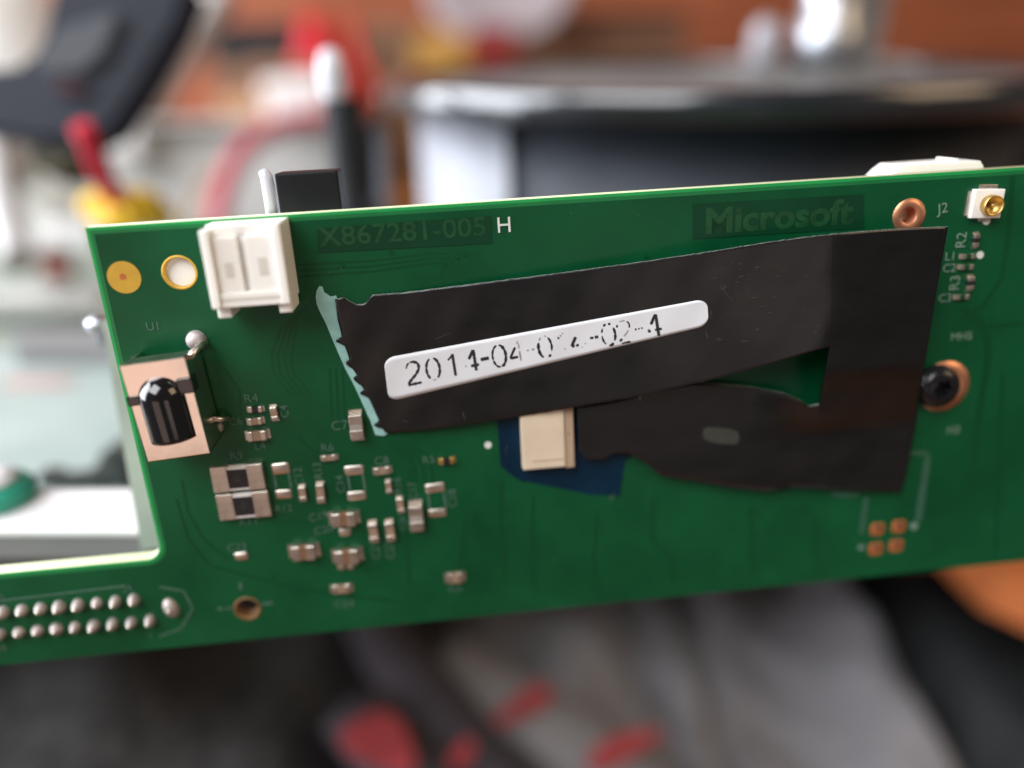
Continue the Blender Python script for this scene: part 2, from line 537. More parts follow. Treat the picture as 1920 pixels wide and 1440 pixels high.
for k in range(26):
    px, py = (vr.uniform(880, 1560), vr.uniform(945, 1075)) if k < 12 else ((vr.uniform(420, 860), vr.uniform(1060, 1150)) if k < 19 else (vr.uniform(640, 1280), vr.uniform(470, 510)))
    u_, v_ = bd(px, py)
    ring = tm.verts([(x, y, NS + .05) for x, y in circle(u_, v_, .2, 12)]); tm.face(ring)
o = tm.build('copper_traces', 'mask_trace', board); tag(o, kind='stuff')

# ghost lettering in the copper, darker window with letters
def window(name, quad, s, size, m='mask_dark', shift=(0, 0), xs=1.0, bold=0.02):
    q = [bd(*p) for p in quad]
    w = MB().prism(q, NS - 0.01, NS + 0.045).build(name, m, board)
    cxm = sum(p[0] for p in q) / 4 + shift[0]
    cym = sum(p[1] for p in q) / 4 + shift[1]
    text_mesh('lettering', s, size, (cxm, cym, NS + 0.055), 'mask_letter', w, xs=xs, bold=bold)
window('copper_window', [(594, 428), (920, 404), (922, 456), (597, 474)], 'X867281-005', 1.75, shift=(-0.1, 0.22), xs=1.13)
window('copper_window', [(1298, 382), (1618, 364), (1619, 428), (1299, 448)], 'Microsoft', 2.35, xs=1.13, bold=0.10, shift=(0, -0.12))
text_mesh('printed_letter', 'H', 1.45, (*bd(945, 423), NS + .055), 'silk', board)

# white printed designators
def silk(s, px, py, size, rz=0.0, m='silk_faint'):
    text_mesh('printed_marking', s, size, (*bd(px, py), NS + .055), m, board, rz=rz)
for s, px, py, sz, rz in [
    ('U1', 288, 612, .8, 0), ('R4', 471, 747, .9, 0), ('C4', 534, 771, .8, 90), ('C6', 442, 790, .8, 0), ('L4', 488, 836, .8, 0),
    ('C7', 637, 798, 1.0, 0), ('R6', 614, 839, .85, 0), ('R9', 444, 854, .9, 0), ('R11', 467, 977, .9, 0), ('C12', 561, 893, .85, 90),
    ('R13', 597, 882, .85, 90), ('C14', 639, 907, .85, 90), ('C8', 716, 864, .9, 0), ('R5', 804, 862, .85, 0), ('R16', 746, 910, .85, 90),
    ('C17', 775, 920, .85, 90), ('C18', 849, 934, .9, 90), ('C19', 597, 968, .85, 10), ('C20', 607, 993, .85, 10), ('C21', 705, 1031, .9, 90),
    ('C22', 732, 1031, .9, 90), ('C23', 445, 1026, .85, 0), ('C24', 645, 1132, .9, 0), ('R25', 854, 1104, .7, 0), ('R12', 532, 953, .8, 0),
    ('C26', 756, 980, .7, 90), ('J2', 1767, 391, 1.0, 8), ('R2', 1802, 450, 1.05, 90), ('L1', 1781, 481, .85, 0), ('C2', 1779, 503, .85, 0),
    ('R3', 1790, 530, 1.05, 90), ('C3', 1771, 559, .85, 0), ('MH5', 1802, 631, .85, 0), ('H2', 1787, 806, .9, 0),
    ('1', 450, 1100, .8, 0), ('J4', 240, 1102, .8, 0), ('1', 283, 1192, .7, 0), ('39', 3, 1216, .8, 0), ('40', 0, 1122, .8, 0), ('J7', 1148, 932, .6, 0)]:
    silk(s, px, py, sz, math.radians(rz), 'silk_mid' if px > 1750 else 'silk_faint')

def silk_line(pts, w, m='silk_faint', name='printed_line'):
    q = [bd(*p) for p in pts]
    b = MB()
    for (x0, y0), (x1, y1) in zip(q[:-1], q[1:]):
        dx, dy = x1 - x0, y1 - y0
        L = math.hypot(dx, dy); nx, ny = -dy / L * w / 2, dx / L * w / 2
        b.prism([(x0 + nx, y0 + ny), (x0 - nx, y0 - ny), (x1 - nx, y1 - ny), (x1 + nx, y1 + ny)], NS - .006, NS + .05)
    return b.build(name, m, board)
silk_line([(1700, 849), (1741, 850)], 0.45, 'silk_dim')
silk_line([(1739, 856), (1721, 978)], 0.75, 'silk_dim')
silk_line([(1560, 926), (1609, 928)], 0.5, 'silk_dim')
silk_line([(1624, 932), (1615, 1000)], 0.5, 'silk_dim')
silk_line([(408, 1141), (434, 1140)], 0.22)
silk_line([(492, 1132), (512, 1130)], 0.22)
silk_line([(452, 1092), (453, 1104)], 0.22)
silk_line([(300, 1100), (345, 1108), (362, 1140), (340, 1178), (300, 1192)], 0.18)
silk_line([(0, 1126), (120, 1112), (236, 1098)], 0.16)
for (px, py, r) in [(1849, 414, .38), (1837, 478, .36), (915, 834, .36)]:
    MB().lathe([(0, NS - .006), (r, NS - .006), (r, NS + .055), (0, NS + .055)], 18, smooth=False).build('printed_dot', 'silk', board, (*bd(px, py), 0))
for (px, py, r) in [(1713, 986, .42), (1614, 1026, .3)]:
    MB().lathe([(0, NS - .006), (r, NS - .006), (r, NS + .055), (0, NS + .055)], 18, smooth=False).build('printed_dot', 'silk_mid', board, (*bd(px, py), 0))
# footprints' side lines
for a, b_ in [((514, 889), (519, 916)), ((541, 886), (546, 914)), ((652, 890), (657, 919)), ((680, 888), (685, 918)), ((803, 923), (806, 955)), ((832, 922), (836, 952))]:
    silk_line([a, b_], 0.2)
# dust specks
ds = MB()
for k in range(46):
    px, py = random.uniform(560, 1500), random.uniform(395, 560)
    if random.random() < .35: px, py = random.uniform(850, 1700), random.uniform(920, 1080)
    u_, v_ = bd(px, py); r = random.uniform(.03, .07)
    ds.prism([(u_ - r, v_ - r * .5), (u_ + r, v_ - r), (u_ + r * .6, v_ + r)], NS, NS + .03)
o = ds.build('dust', 'silk_faint', board); tag(o, kind='stuff')

# ------- small components
def ext(px, py, w, h):
    a, b_ = bd(px - w / 2, py), bd(px + w / 2, py)
    c, d_ = bd(px, py - h / 2), bd(px, py + h / 2)
    return math.hypot(a[0] - b_[0], a[1] - b_[1]), math.hypot(c[0] - d_[0], c[1] - d_[1])

CH = {}
def chip(kind, px, py, wpx, hpx, horiz, hgt=None, tfrac=0.3, body='cap_body', term='tin', label=None):
    """two-terminal part; horiz = terminals left and right"""
    w, h = ext(px, py, wpx * .9, hpx * .9)
    w, h = round(w, 1), round(h, 1)
    hg = hgt if hgt else round(min(w, h) * 0.62, 2)
    key = (kind, w, h, horiz, hg, tfrac, body, term)
    L, W = (w, h) if horiz else (h, w)
    if key not in CH:
        tl = L * tfrac
        b1 = MB().box(-L / 2 + tl * .9, L / 2 - tl * .9, -W / 2 * .94, W / 2 * .94, 0.03, hg * .95, bev=min(.06, W * .1))
        if kind == 'chip_resistor':
            b1.bm.faces.ensure_lookup_table()
        ob = b1.build(kind, body); me1 = ob.data; bpy.data.objects.remove(ob)
        t1 = MB().box(-tl / 2, tl / 2, -W / 2, W / 2, 0.0, hg, bev=min(.12, W * .16, tl * .3), seg=3)
        # solder fillet running down to the pad
        t1.prism([(-tl * .5 - W * .28, -W * .48), (-tl * .3, -W * .48), (-tl * .3, W * .48), (-tl * .5 - W * .28, W * .48)], 0, hg * .16)
        ob = t1.build('terminal', term); me2 = ob.data; bpy.data.objects.remove(ob)
        CH[key] = (me1, me2, tl, L)
    me1, me2, tl, L = CH[key]
    u_, v_ = bd(px, py)
    jit = math.radians(random.uniform(-2.5, 2.5))
    o = link(kind, me1, None, board, (u_, v_, NS), (0 if horiz else math.pi / 2) + jit)
    for s in (-1, 1):
        link('terminal', me2, None, o, (s * (L / 2 - tl / 2), 0, 0), 0 if s < 0 else math.pi)
    if label: o['label'] = label
    return o

def pad(px, py, wpx, hpx, m='tin', dome=0.16, name='solder_pad'):
    w, h = ext(px, py, wpx, hpx)
    b = MB()
    r = min(w, h) * .22
    def rr(sx, sy):
        return arc(sx - r, sy - r, r, 0, 90, 4) + arc(-sx + r, sy - r, r, 90, 180, 4) + arc(-sx + r, -sy + r, r, 180, 270, 4) + arc(sx - r, -sy + r, r, 270, 360, 4)
    l0, l1 = rr(w / 2, h / 2), rr(w / 2 * .72, h / 2 * .68)
    A = b.verts([(x, y, -.01) for x, y in l0]); B = b.verts([(x, y, dome * .55) for x, y in [(p[0] * .93, p[1] * .93) for p in l0]]); C_ = b.verts([(x, y, dome) for x, y in l1])
    n = len(l0)
    for i in range(n):
        j = (i + 1) % n
        for X, Y in ((A, B), (B, C_)):
            f = b.face([X[i], X[j], Y[j], Y[i]])
            if f: f.smooth = True
    f = b.face(C_); f.smooth = True
    b.face(A[::-1])
    return b.build(name, m, board, (*bd(px, py), NS), math.radians(random.uniform(-3, 3)))

chip('chip_resistor', 480, 766, 30, 12, True, body='resistor_body')
chip('chip_capacitor', 515, 773, 15, 27, False)
chip('chip_capacitor', 480, 788, 28, 14, True)
chip('chip_capacitor', 484, 814, 40, 20, True)
chip('chip_capacitor', 669, 796, 28, 50, False, body='cap_grey', tfrac=.38)
chip('chip_capacitor', 617.5, 857, 30, 12, True, hgt=.3)
chip('chip_capacitor', 568, 923, 14, 28, False)
chip('chip_capacitor', 602, 922, 18, 38, False)
chip('chip_capacitor', 717, 881, 32, 15, True, hgt=.35)
chip('chip_resistor', 838, 862, 30, 13, True, body='resistor_body', term='gold')
chip('chip_capacitor', 729, 911, 13, 25, False)
chip('chip_capacitor', 751, 945, 15, 30, False)
chip('chip_capacitor', 781, 966, 28, 50, False, body='cap_grey', tfrac=.38)
chip('chip_capacitor', 701, 995, 18, 38, False)
chip('chip_capacitor', 732, 993, 18, 38, False)
chip('chip_capacitor', 853, 1081, 30, 20, True, hgt=.4)
chip('chip_capacitor', 641, 1102, 36, 17, True, hgt=.35)
for px, py in [(646, 969), (571, 1031), (652, 1039)]:
    chip('chip_capacitor', px, py, 48, 28, True, tfrac=.36, body='card_dark', hgt=.8)
for px, py, w, h in [(647, 997, 22, 14), (640, 1062, 14, 10), (657, 1061, 14, 10), (526, 878, 36, 21), (532, 926, 32, 17), (664, 881, 38, 18),
                     (669, 929, 36, 17), (816, 914, 38, 17), (820, 961, 35, 15), (453, 1042, 26, 14)]:
    pad(px, py, w, h)
# the two large resistors
def big_resistor(px, py):
    w, h = ext(px, py, 98, 47)
    u_, v_ = bd(px, py)
    o = MB().box(-w / 2 + .3, w / 2 - .3, -h / 2 * .93, h / 2 * .93, .02, .62, bev=.05).build('chip_resistor', 'ceramic', board, (u_, v_, NS))
    for s in (-1, 1):
        MB().box(-w * .16, w * .16, -h / 2, h / 2, 0, .66, bev=.1, seg=3).build('terminal', 'tin', o, (s * (w / 2 - w * .16), 0, 0))
    MB().box(-w * .19, w * .19, -h * .36, h * .36, .60, .70, bev=.03).build('overcoat', 'resistor_body', o)
    text_mesh('code', '0', .8, (0, 0, .712), 'chip_black', o)
big_resistor(449, 892); big_resistor(460, 943)
# parts at the right
for px, py in [(1827, 450), (1816, 530)]:
    chip('chip_resistor', px, py, 13, 27, False, body='resistor_body', tfrac=.34)
for px, py in [(1812.5, 480), (1809, 500), (1801, 556)]:
    chip('chip_capacitor', px, py, 28, 11, True, hgt=.35, body='mask_letter', tfrac=.32)

# coaxial receptacle
qu = bd(1845, 381)
ux = MB().box(-1.5, 1.5, -1.35, 1.35, 0, .55, bev=.08).build('coaxial_socket', 'white_nylon', board, (*qu, NS), math.radians(-3))
MB().box(-1.9, -1.2, -1.15, 1.15, 0, .22, bev=.05).build('contact', 'tin', ux)
MB().box(-.9, .9, 1.2, 1.75, 0, .22, bev=.05).build('contact', 'tin', ux)
MB().box(-.35, .35, -1.7, -1.2, 0, .2, bev=.05).build('contact', 'tin', ux)
MB().lathe([(.80, .5), (.98, .5), (.98, 1.15), (.95, 1.25), (.84, 1.25), (.80, 1.15), (.80, .58), (.0, .56)], 32, (.2, -.12, 0)).build('shell', 'gold', ux)
MB().lathe([(.0, .56), (.2, .56), (.2, .95), (.12, 1.08), (0, 1.12)], 20, (.2, -.12, 0)).build('pin', 'gold', ux)

# plated holes, fiducial, pads
MB().lathe([(.62, -.01), (1.45, -.01), (1.45, .02), (.0, .022)], 36, smooth=False).build('fiducial', 'gold_matte', board, (*bd(233, 520), NS))
MB().lathe([(.0, .02), (.3, .02), (.3, .035), (0, .036)], 24, smooth=False).build('fiducial_centre', 'copper_pad', board, (*bd(231, 519), NS))
def plated(name, h, rin, rout, m):
    MB().lathe([(rin - .005, -TH - .04), (rin - .005, .0), (rin + .03, .035), (rout, .03), (rout, -.02)], 40).build(name, m, board, (h[0], h[1], NS))
plated('plated_hole', hA, rA, rA + .2, 'gold_matte')
MB().lathe([(0, -.5), (rA - .02, -.5), (rA - .02, -TH - 3), (0, -TH - 3)], 32, smooth=False).build('hole_filler', 'white_nylon', board, (hA[0], hA[1], 0))  # added plug giving the pale tone seen through the hole
plated('plated_hole', hB, rB, 1.62, 'copper')
plated('plated_hole', hC, rC, rC + .26, 'old_copper')
MB().lathe([(.9, 0), (.95, .025), (1.6, .025), (1.6, -.02)], 36).build('copper_ring', 'copper', board, (*bd(829, 771), NS))
for px, py in [(1645, 992), (1685, 987), (1642, 1029), (1680, 1023)]:
    p_ = pad(px, py, 25, 22, 'copper_pad', .05)
    MB().lathe([(0, .05), (.36, .05), (.34, .062), (0, .064)], 14).build('via', 'chip_black', p_, (.05, .16, 0))

# torx screw
sq = bd(1763, 728, 1.2); su, sv = sq
pq = bd(1769, 724)
MB().lathe([(1.3, -.01), (1.3, .03), (2.75, .03), (2.75, -.02)], 44).build('copper_ring', 'copper', board, (pq[0], pq[1], NS))
scr = MB()
scr.lathe([(2.15, 0.0), (2.28, .3), (2.22, .8), (1.95, 1.35), (1.5, 1.62), (1.08, 1.70)], 40)
star = []
for k in range(48):
    a = 2 * math.pi * k / 48
    star.append((0.92 + 0.16 * math.cos(6 * a), a))
top = scr.verts([(1.08 * math.cos(a), 1.08 * math.sin(a), 1.70) for r, a in star])
r1 = scr.verts([(r * math.cos(a), r * math.sin(a), 1.68) for r, a in star])
r2 = scr.verts([(r * math.cos(a), r * math.sin(a), .7) for r, a in star])
for i in range(48):
    j = (i + 1) % 48
    scr.face([top[i], top[j], r1[j], r1[i]]); scr.face([r1[i], r1[j], r2[j], r2[i]])
scr.face(r2)
scr.lathe([(1.2, 0.0), (1.2, -9)], 20)
scr.build('screw', 'screw_black', board, (su, sv, NS + .04), recalc=False)

# solder joints of the pin header
def joint(px, py, r=.62, sx=1.0):
    key = ('joint', r, sx)
    if key not in CH:
        b = MB().lathe([(r, -.01), (r * .98, .12), (r * .9, .35), (r * .74, .62), (r * .5, .82), (r * .25, .92), (0, .95)], 18)
        ob = b.build('solder_joint', 'solder'); me = ob.data; bpy.data.objects.remove(ob)
        for v in me.vertices: v.co.y *= sx
        CH[key] = me
    u_, v_ = bd(px, py, .4)
    oj = link('solder_joint', CH[key], None, board, (u_, v_, NS), random.uniform(-.5, .5))
    oj.scale = (random.uniform(.9, 1.1), random.uniform(.9, 1.12), random.uniform(.8, 1.2))
    MB().lathe([(.22, .5), (.2, 1.0), (.08, 1.12), (0, 1.14)], 10).build('pin_tip', 'tin', oj)
for k in range(-3, 8):
    joint(lerp(4, 250, k / 7), lerp(1150, 1127, k / 7))
for k in range(-3, 9):
    joint(lerp(-2, 280, k / 8), lerp(1192, 1166, k / 8))
joint(319, 1143, .85, 1.25)

# small via dots near the receiver, solder blobs of the receiver shield
def blob(px, py, r, h, sx=1.0, rz=0):
    o = MB().lathe([(r, -.01), (r * .92, h * .5), (r * .6, h * .88), (0, h)], 18).build('solder_joint', 'solder', board, (*bd(px, py), NS), rz)
    o.scale = (sx, 1, 1)
blob(369, 637, .95, .9); blob(402, 800, .85, .8)

# ------- infrared receiver
ir = empty('infrared_receiver', (-31.15, 1.68, NS), board)
ir.rotation_euler = (0, 0, math.radians(3.5))
W2, HB, HT, NT = 2.8, -4.6, 4.6, 4.45
sh = MB()
t_ = 0.22
# front face split round the lens slot, side walls, lower wall; the roof is a thin plate
sh.box(-W2, W2, HB, HT, NT - t_, NT, bev=.07)
sh.box(-W2, -W2 + t_, HB, HT, 0.3, NT - .05, bev=.04)
sh.box(W2 - t_, W2, HB, HT, 0.3, NT - .05, bev=.04)
sh.box(-W2, W2, HB, HB + t_, 0.3, NT - .05, bev=.04)
sh.box(-W2, W2, HT - t_, HT, 2.2, NT - .05, bev=.04)
sh.box(-W2, -W2 + .5, HT - t_, HT, .2, 2.2, bev=.04)
sh.build('shield', 'shield_metal', ir)
MB().box(-2.4, 2.4, -4.2, 3.9, .1, 3.9, bev=.2).build('body', 'black_epoxy', ir)
le = MB()
prof = []
R_ = 2.12
# half-capsule: cylinder below, dome above, seen from the front
def capsule(s, t):
    a = math.pi * s                       # round the cylinder
    if t < .5:
        y = lerp(-2.75, 1.15, t / .5); r = R_
    else:
        b = (t - .5) / .5 * math.pi / 2
        y = 1.15 + R_ * math.sin(b); r = R_ * math.cos(b)
    return Vector((-r * math.cos(a), y, 3.8 + r * math.sin(a) * .98)), Vector((0, 0, 0))
def lens_mesh():
    b = MB(); nu, nv = 28, 26
    g = [[b.bm.verts.new(capsule(i / nu, j / nv)[0] * S) for j in range(nv + 1)] for i in range(nu + 1)]
    for i in range(nu):
        for j in range(nv):
            f = b.face([g[i][j], g[i + 1][j], g[i + 1][j + 1], g[i][j + 1]])
            if f: f.smooth = True
    b.face([g[i][0] for i in range(nu + 1)])
    bmesh.ops.remove_doubles(b.bm, verts=list(b.bm.verts), dist=1e-6)
    return b
lens_mesh().build('lens', 'black_epoxy', ir)
MB().box(1.6, 2.95, 1.35, 2.75, 3.2, 4.75, bev=.12).build('tab', 'black_epoxy', ir)
MB().box(-2.95, -1.7, .85, 1.75, 3.2, 4.65, bev=.12).build('tab', 'black_epoxy', ir)
MB().tube([(W2 + .1, 4.3, 3.4), (W2 + .45, 4.6, 2.4), (W2 + .6, 4.75, 1.2), (W2 + .6, 4.6, .1)], .28, 10).build('pin', 'tin', ir)
MB().tube([(W2 - .1, -2.4, 1.4), (W2 + .5, -2.7, 1.0), (W2 + .9, -2.9, .2)], .26, 10).build('pin', 'tin', ir)

# ------- white two-pin connector
cn = empty('wire_connector', (-22.25, 13.75, NS), board)
cb = MB()
X, Yb, Yt, ZT = 3.3, -3.3, 3.55, 4.5
cb.box(-X, X, Yb, Yt, 0, 2.4, bev=.12)                                   # back block
cb.box(-X, -X + .75, Yb, Yt - .2, 2.4, ZT, bev=.12)                      # left wall
cb.box(X - .75, X, Yb, Yt, 2.4, ZT, bev=.12)                             # right wall
cb.box(-X + .75, X - .75, Yb, Yb + 1.25, 2.4, ZT - .25, bev=.1)           # lower cross bar
cb.box(-X + .75, -.45, Yb + 1.25, Yt - .9, 2.4, ZT - .45, bev=.1)         # left panel
cb.box(.15, X - .75, Yb + 1.25, Yt - .9, 2.4, ZT - .45, bev=.1)           # right panel
cb.box(-X + .75, X - .75, Yt - .9, Yt, 2.4, ZT - .9, bev=.1)              # upper shelf
cb.box(-.5, .2, Yb + 1.2, Yt - .2, 2.35, ZT - 1.0, bev=.05)
cb.box(-X + .1, -X + 1.3, Yb - 1.05, Yb + .1, 0.4, 3.6, bev=.15)           # feet
cb.box(X - 1.2, X - .05, Yb - .9, Yb + .1, 0.4, 3.8, bev=.15)
cb.build('housing', 'white_nylon', cn)
MB().box(1.05, 1.75, -.75, .75, ZT - .46, ZT - .42).build('slot', 'nylon_shadow', cn)  # flat strips in darker nylon paint the shade of recesses
MB().box(-1.75, -1.1, -.75, .5, ZT - .46, ZT - .42).build('slot', 'nylon_shadow', cn)
MB().box(-X + .8, X - .8, Yb + .55, Yb + .8, ZT - .27, ZT - .22).build('groove', 'nylon_shadow', cn)

# ------- flat-cable connector and the blue film round it
fc = empty('cable_connector', (*bd(1022, 828, 1.0), NS), board)
w_, h_ = ext(1015, 828, 92, 190)
MB().box(-2.35, 1.95, -2.85, 5.2, 0.02, 1.15, bev=.12).build('housing', 'beige_nylon', fc)
MB().box(1.93, 2.9, -3.1, 5.2, 0.02, .95, bev=.12).build('latch', 'tan_nylon', fc)
MB().box(-1.4, 1.85, -2.05, -1.9, 1.14, 1.165).build('groove', 'tan_nylon', fc)
MB().lathe([(0, .94), (.1, .94), (.09, .965), (0, .97)], 12, (2.4, .6, 0)).build('dimple', 'card_dark', fc)
bl = [bd(*p) for p in [(932, 784), (1205, 740), (1202, 846), (1172, 862), (1161, 930), (1105, 926), (985, 902), (958, 890), (938, 872)]]
blue = bpy.data.objects.new('blue_tape', None); col.objects.link(blue); blue.matrix_world = board.matrix_world
blue.empty_display_size = .005
tag(blue, 'dark blue plastic film on the green board under the beige cable connector', 'tape')
MB().prism(bl, NS + .004, NS + .05).build('film', 'blue_film', blue)
MB().tube([(*bd(950, 835), NS + .06), (*bd(948, 860), NS + .08), (*bd(962, 892), NS + .06), (*bd(985, 903), NS + .06)], .05, 6).build('crease', 'blue_film', blue)

# ------- back side of the board, peeking over the top edge
bk = empty('back_connector', (bd(1762, 312)[0] + 1.0, VT - 1.75, -TH - .02), board)
MB().prism([(-5.2, -3), (4.5, -3), (4.5, 1.9), (4.1, 2.45), (-3.5, 2.45), (-4.3, 1.9), (-5.0, 1.2)], -4.2, 0).build('housing', 'white_nylon', bk)
MB().box(1.8, 2.3, 2.4, 2.75, -3.4, -.6, bev=.08).build('latch', 'white_nylon', bk)
bc = empty('back_socket', (bd(570, 380)[0], VT, -TH), board)
MB().box(-2.55, 3.0, -5, 3.45, -3.2, -.02, bev=.2).build('housing', 'black_plastic', bc)
MB().tube([(-3.4, -5, -1.0), (-3.4, 2.2, -1.0), (-3.45, 3.2, -1.0), (-3.75, 3.75, -1.05)], [.6, .6, .58, .4], 14).build('pin', 'clear_cap', bc)

# ================================================================== black film with label
film = bpy.data.objects.new('black_film_strip', None); col.objects.link(film); film.matrix_world = board.matrix_world
film.empty_display_size = .01
tag(film, 'black film strip looping over the green board, torn left end and white number label', 'tape')
HTAB = [(600, .30), (720, .42), (850, .85), (1000, 1.45), (1150, 1.95), (1300, 2.6), (1430, 3.35), (1500, 3.8), (1545, 4.05), (1575, 4.0), (1680, 3.3), (1790, 2.7)]
HU = [(bd(x, 620, h)[0], h) for x, h in HTAB]
def hu(u_):
    if u_ <= HU[0][0]: return HU[0][1]
    for i in range(len(HU) - 1):
        (a, ha), (b, hb) = HU[i], HU[i + 1]
        if u_ <= b:
            m0 = 0 if i == 0 else (hb - HU[i - 1][1]) / (b - HU[i - 1][0])
            m1 = (HU[i + 2][1] - ha) / (HU[i + 2][0] - a) if i + 2 < len(HU) else (hb - ha) / (b - a)
            t = (u_ - a) / (b - a); L = b - a
            return (2*t**3 - 3*t**2 + 1) * ha + (t**3 - 2*t**2 + t) * L * m0 + (-2*t**3 + 3*t**2) * hb + (t**3 - t**2) * L * m1
    return HU[-1][1]
V1 = bd(1650, 668, 2.4)[1]; V0 = bd(1650, 815, 1.0)[1]
UC0, UC1 = bd(1380, 800)[0], bd(1545, 800)[0]
HLOW = .85
def HA(u_, v_): return hu(u_) + .035 * math.sin(.55 * u_ + .35 * v_) + .02 * math.sin(1.25 * u_ - .8 * v_)
def HBf(u_, v_): return lerp(HLOW, hu(u_), smooth(V0, V1, v_)) + .035 * math.sin(.55 * u_ + .35 * v_) + .02 * math.sin(1.25 * u_ - .8 * v_)
def HC(u_, v_): return lerp(1.0, HBf(u_, v_), smooth(UC0, UC1, u_))
def on(px, py, H, lift=0.0):
    n = 1.0
    for _ in range(14):
        u_, v_ = bd(px, py, n + lift); n = H(u_, v_)
    u_, v_ = bd(px, py, n + lift)
    return Vector((u_, v_, n + lift))
def poly_at(pts, t):
    """arc-length parameter along a pixel polyline"""
    d_ = [0]
    for a, b in zip(pts[:-1], pts[1:]): d_.append(d_[-1] + math.hypot(a[0] - b[0], a[1] - b[1]))
    x = t * d_[-1]
    for i in range(len(pts) - 1):
        if x <= d_[i + 1] + 1e-9:
            q = (x - d_[i]) / max(1e-9, d_[i + 1] - d_[i])
            return lerp(pts[i][0], pts[i + 1][0], q), lerp(pts[i][1], pts[i + 1][1], q)
    return pts[-1]
TOPA = [(628, 561), (645, 557), (655, 565), (668, 571), (684, 570), (691, 562), (697, 553), (760, 548), (900, 531), (1050, 512), (1190, 493), (1330, 472), (1430, 456), (1500, 446), (1560, 439)]
BOTA = [(723, 812), (800, 806), (880, 795), (980, 780), (1075, 764), (1200, 743), (1330, 713), (1450, 681), (1520, 660), (1556, 650)]
LEFA = [(628, 561), (630, 580), (633, 600), (639, 622), (640, 632), (629, 637), (630, 643), (645, 646), (652, 664), (655, 674), (648, 679), (650, 685), (662, 692), (669, 704), (661, 709), (665, 714), (678, 724), (683, 731),
        (675, 736), (677, 741), (690, 745), (700, 765), (711, 790), (701, 796), (705, 802), (717, 803), (723, 812)]
RIGA = [(1560, 439), (1559, 520), (1556, 650)]
TOPC = [(1082, 764), (1160, 752), (1215, 735), (1300, 717), (1400, 724), (1470, 737), (1500, 750), (1518, 762), (1536, 758)]
BOTC = [(1085, 845), (1100, 862), (1130, 862), (1150, 850), (1180, 850), (1212, 868), (1238, 892), (1310, 904), (1400, 918), (1450, 921), (1482, 913), (1552, 917)]
LEFC = [(1082, 764), (1085, 845)]
RIGC = [(1536, 758), (1545, 840), (1552, 917)]
RIGB = [(1778, 425), (1757, 540), (1738, 660), (1718, 790), (1704, 866), (1690, 923)]
def coons(T, B, L, R, s, t):
    a, b = poly_at(T, s), poly_at(B, s); c, d_ = poly_at(L, t), poly_at(R, t)
    out = []
    for k in (0, 1):
        out.append((1 - t) * a[k] + t * b[k] + (1 - s) * c[k] + s * d_[k]
                   - ((1 - s) * (1 - t) * T[0][k] + s * (1 - t) * T[-1][k] + (1 - s) * t * B[0][k] + s * t * B[-1][k]))
    return out
fm = MB()
FT = 0.11
def patch(fn, nu, nv, edges):
    """fn(s,t) -> local point; edges: which sides get a rim ('t','b','l','r')"""
    top = [[None] * (nv + 1) for _ in range(nu + 1)]; bot = [[None] * (nv + 1) for _ in range(nu + 1)]
    for i in range(nu + 1):
        for j in range(nv + 1):
            p = fn(i / nu, j / nv)
            top[i][j] = fm.bm.verts.new(p * S); bot[i][j] = fm.bm.verts.new((p - Vector((0, 0, FT))) * S)
    for i in range(nu):
        for j in range(nv):
            f = fm.face([top[i][j + 1], top[i + 1][j + 1], top[i + 1][j], top[i][j]]); f.smooth = True
            f = fm.face([bot[i][j], bot[i + 1][j], bot[i + 1][j + 1], bot[i][j + 1]]); f.smooth = True
        if 't' in edges: fm.face([top[i][0], top[i + 1][0], bot[i + 1][0], bot[i][0]], 1)
        if 'b' in edges: fm.face([bot[i][nv], bot[i + 1][nv], top[i + 1][nv], top[i][nv]], 1)
    for j in range(nv):
        if 'l' in edges: fm.face([bot[0][j], bot[0][j + 1], top[0][j + 1], top[0][j]], 0)
        if 'r' in edges: fm.face([top[nu][j], top[nu][j + 1], bot[nu][j + 1], bot[nu][j]], 0)
NA, NCR = 60, 20
rag = random.Random(3)
RAG = {}
LEFS = [(628, 561), (637, 610), (648, 655), (668, 705), (690, 748), (711, 790), (723, 812)]
def x_at(pl, y):
    for (xa, ya), (xb, yb) in zip(pl[:-1], pl[1:]):
        if y <= yb: return lerp(xa, xb, (y - ya) / max(1e-6, yb - ya))
    return pl[-1][0]
def fA(s, t):
    px, py = coons(TOPA, BOTA, LEFS, RIGA, s, t)
    if s < .03 and 0 < t < 1:
        px += (x_at(LEFA, py) - x_at(LEFS, py)) * (1 - s / .03)
    if t in (0.0, 1.0) and 0.05 < s < .999:
        k = (round(s, 5), t)
        if k not in RAG: RAG[k] = rag.uniform(-.45, .45) * (1 if rag.random() < .88 else 2.6)
        py += RAG[k]
    return on(px, py, HA)
patch(fA, 150, NA, 'tbl')
def fC(s, t):
    px, py = coons(TOPC, BOTC, LEFC, RIGC, s, t)
    return on(px, py, HC)
patch(fC, 70, NCR, 'tbl')
LEFB1, LEFB2 = RIGA, RIGC
def fB(s, t):
    # left boundary: the right side of the upper arm, the gap's end, then the right side of the lower arm
    ta, tb = .46, .66
    if t <= ta: l = poly_at(RIGA, t / ta)
    elif t <= tb:
        q = (t - ta) / (tb - ta); l = (lerp(1556, 1536, q), lerp(650, 758, q))
    else: l = poly_at(RIGC, (t - tb) / (1 - tb))
    r = poly_at(RIGB, t)
    px, py = lerp(l[0], r[0], s), lerp(l[1], r[1], s)
    # the upper rim is curved
    py += (1 - t) ** 6 * (-2.0) * math.sin(math.pi * s)
    return on(px, py, HBf)
patch(fB, 26, 100, 'tbr')
fo = fm.build('film', ['black_film', 'film_edge'], film, recalc=False)

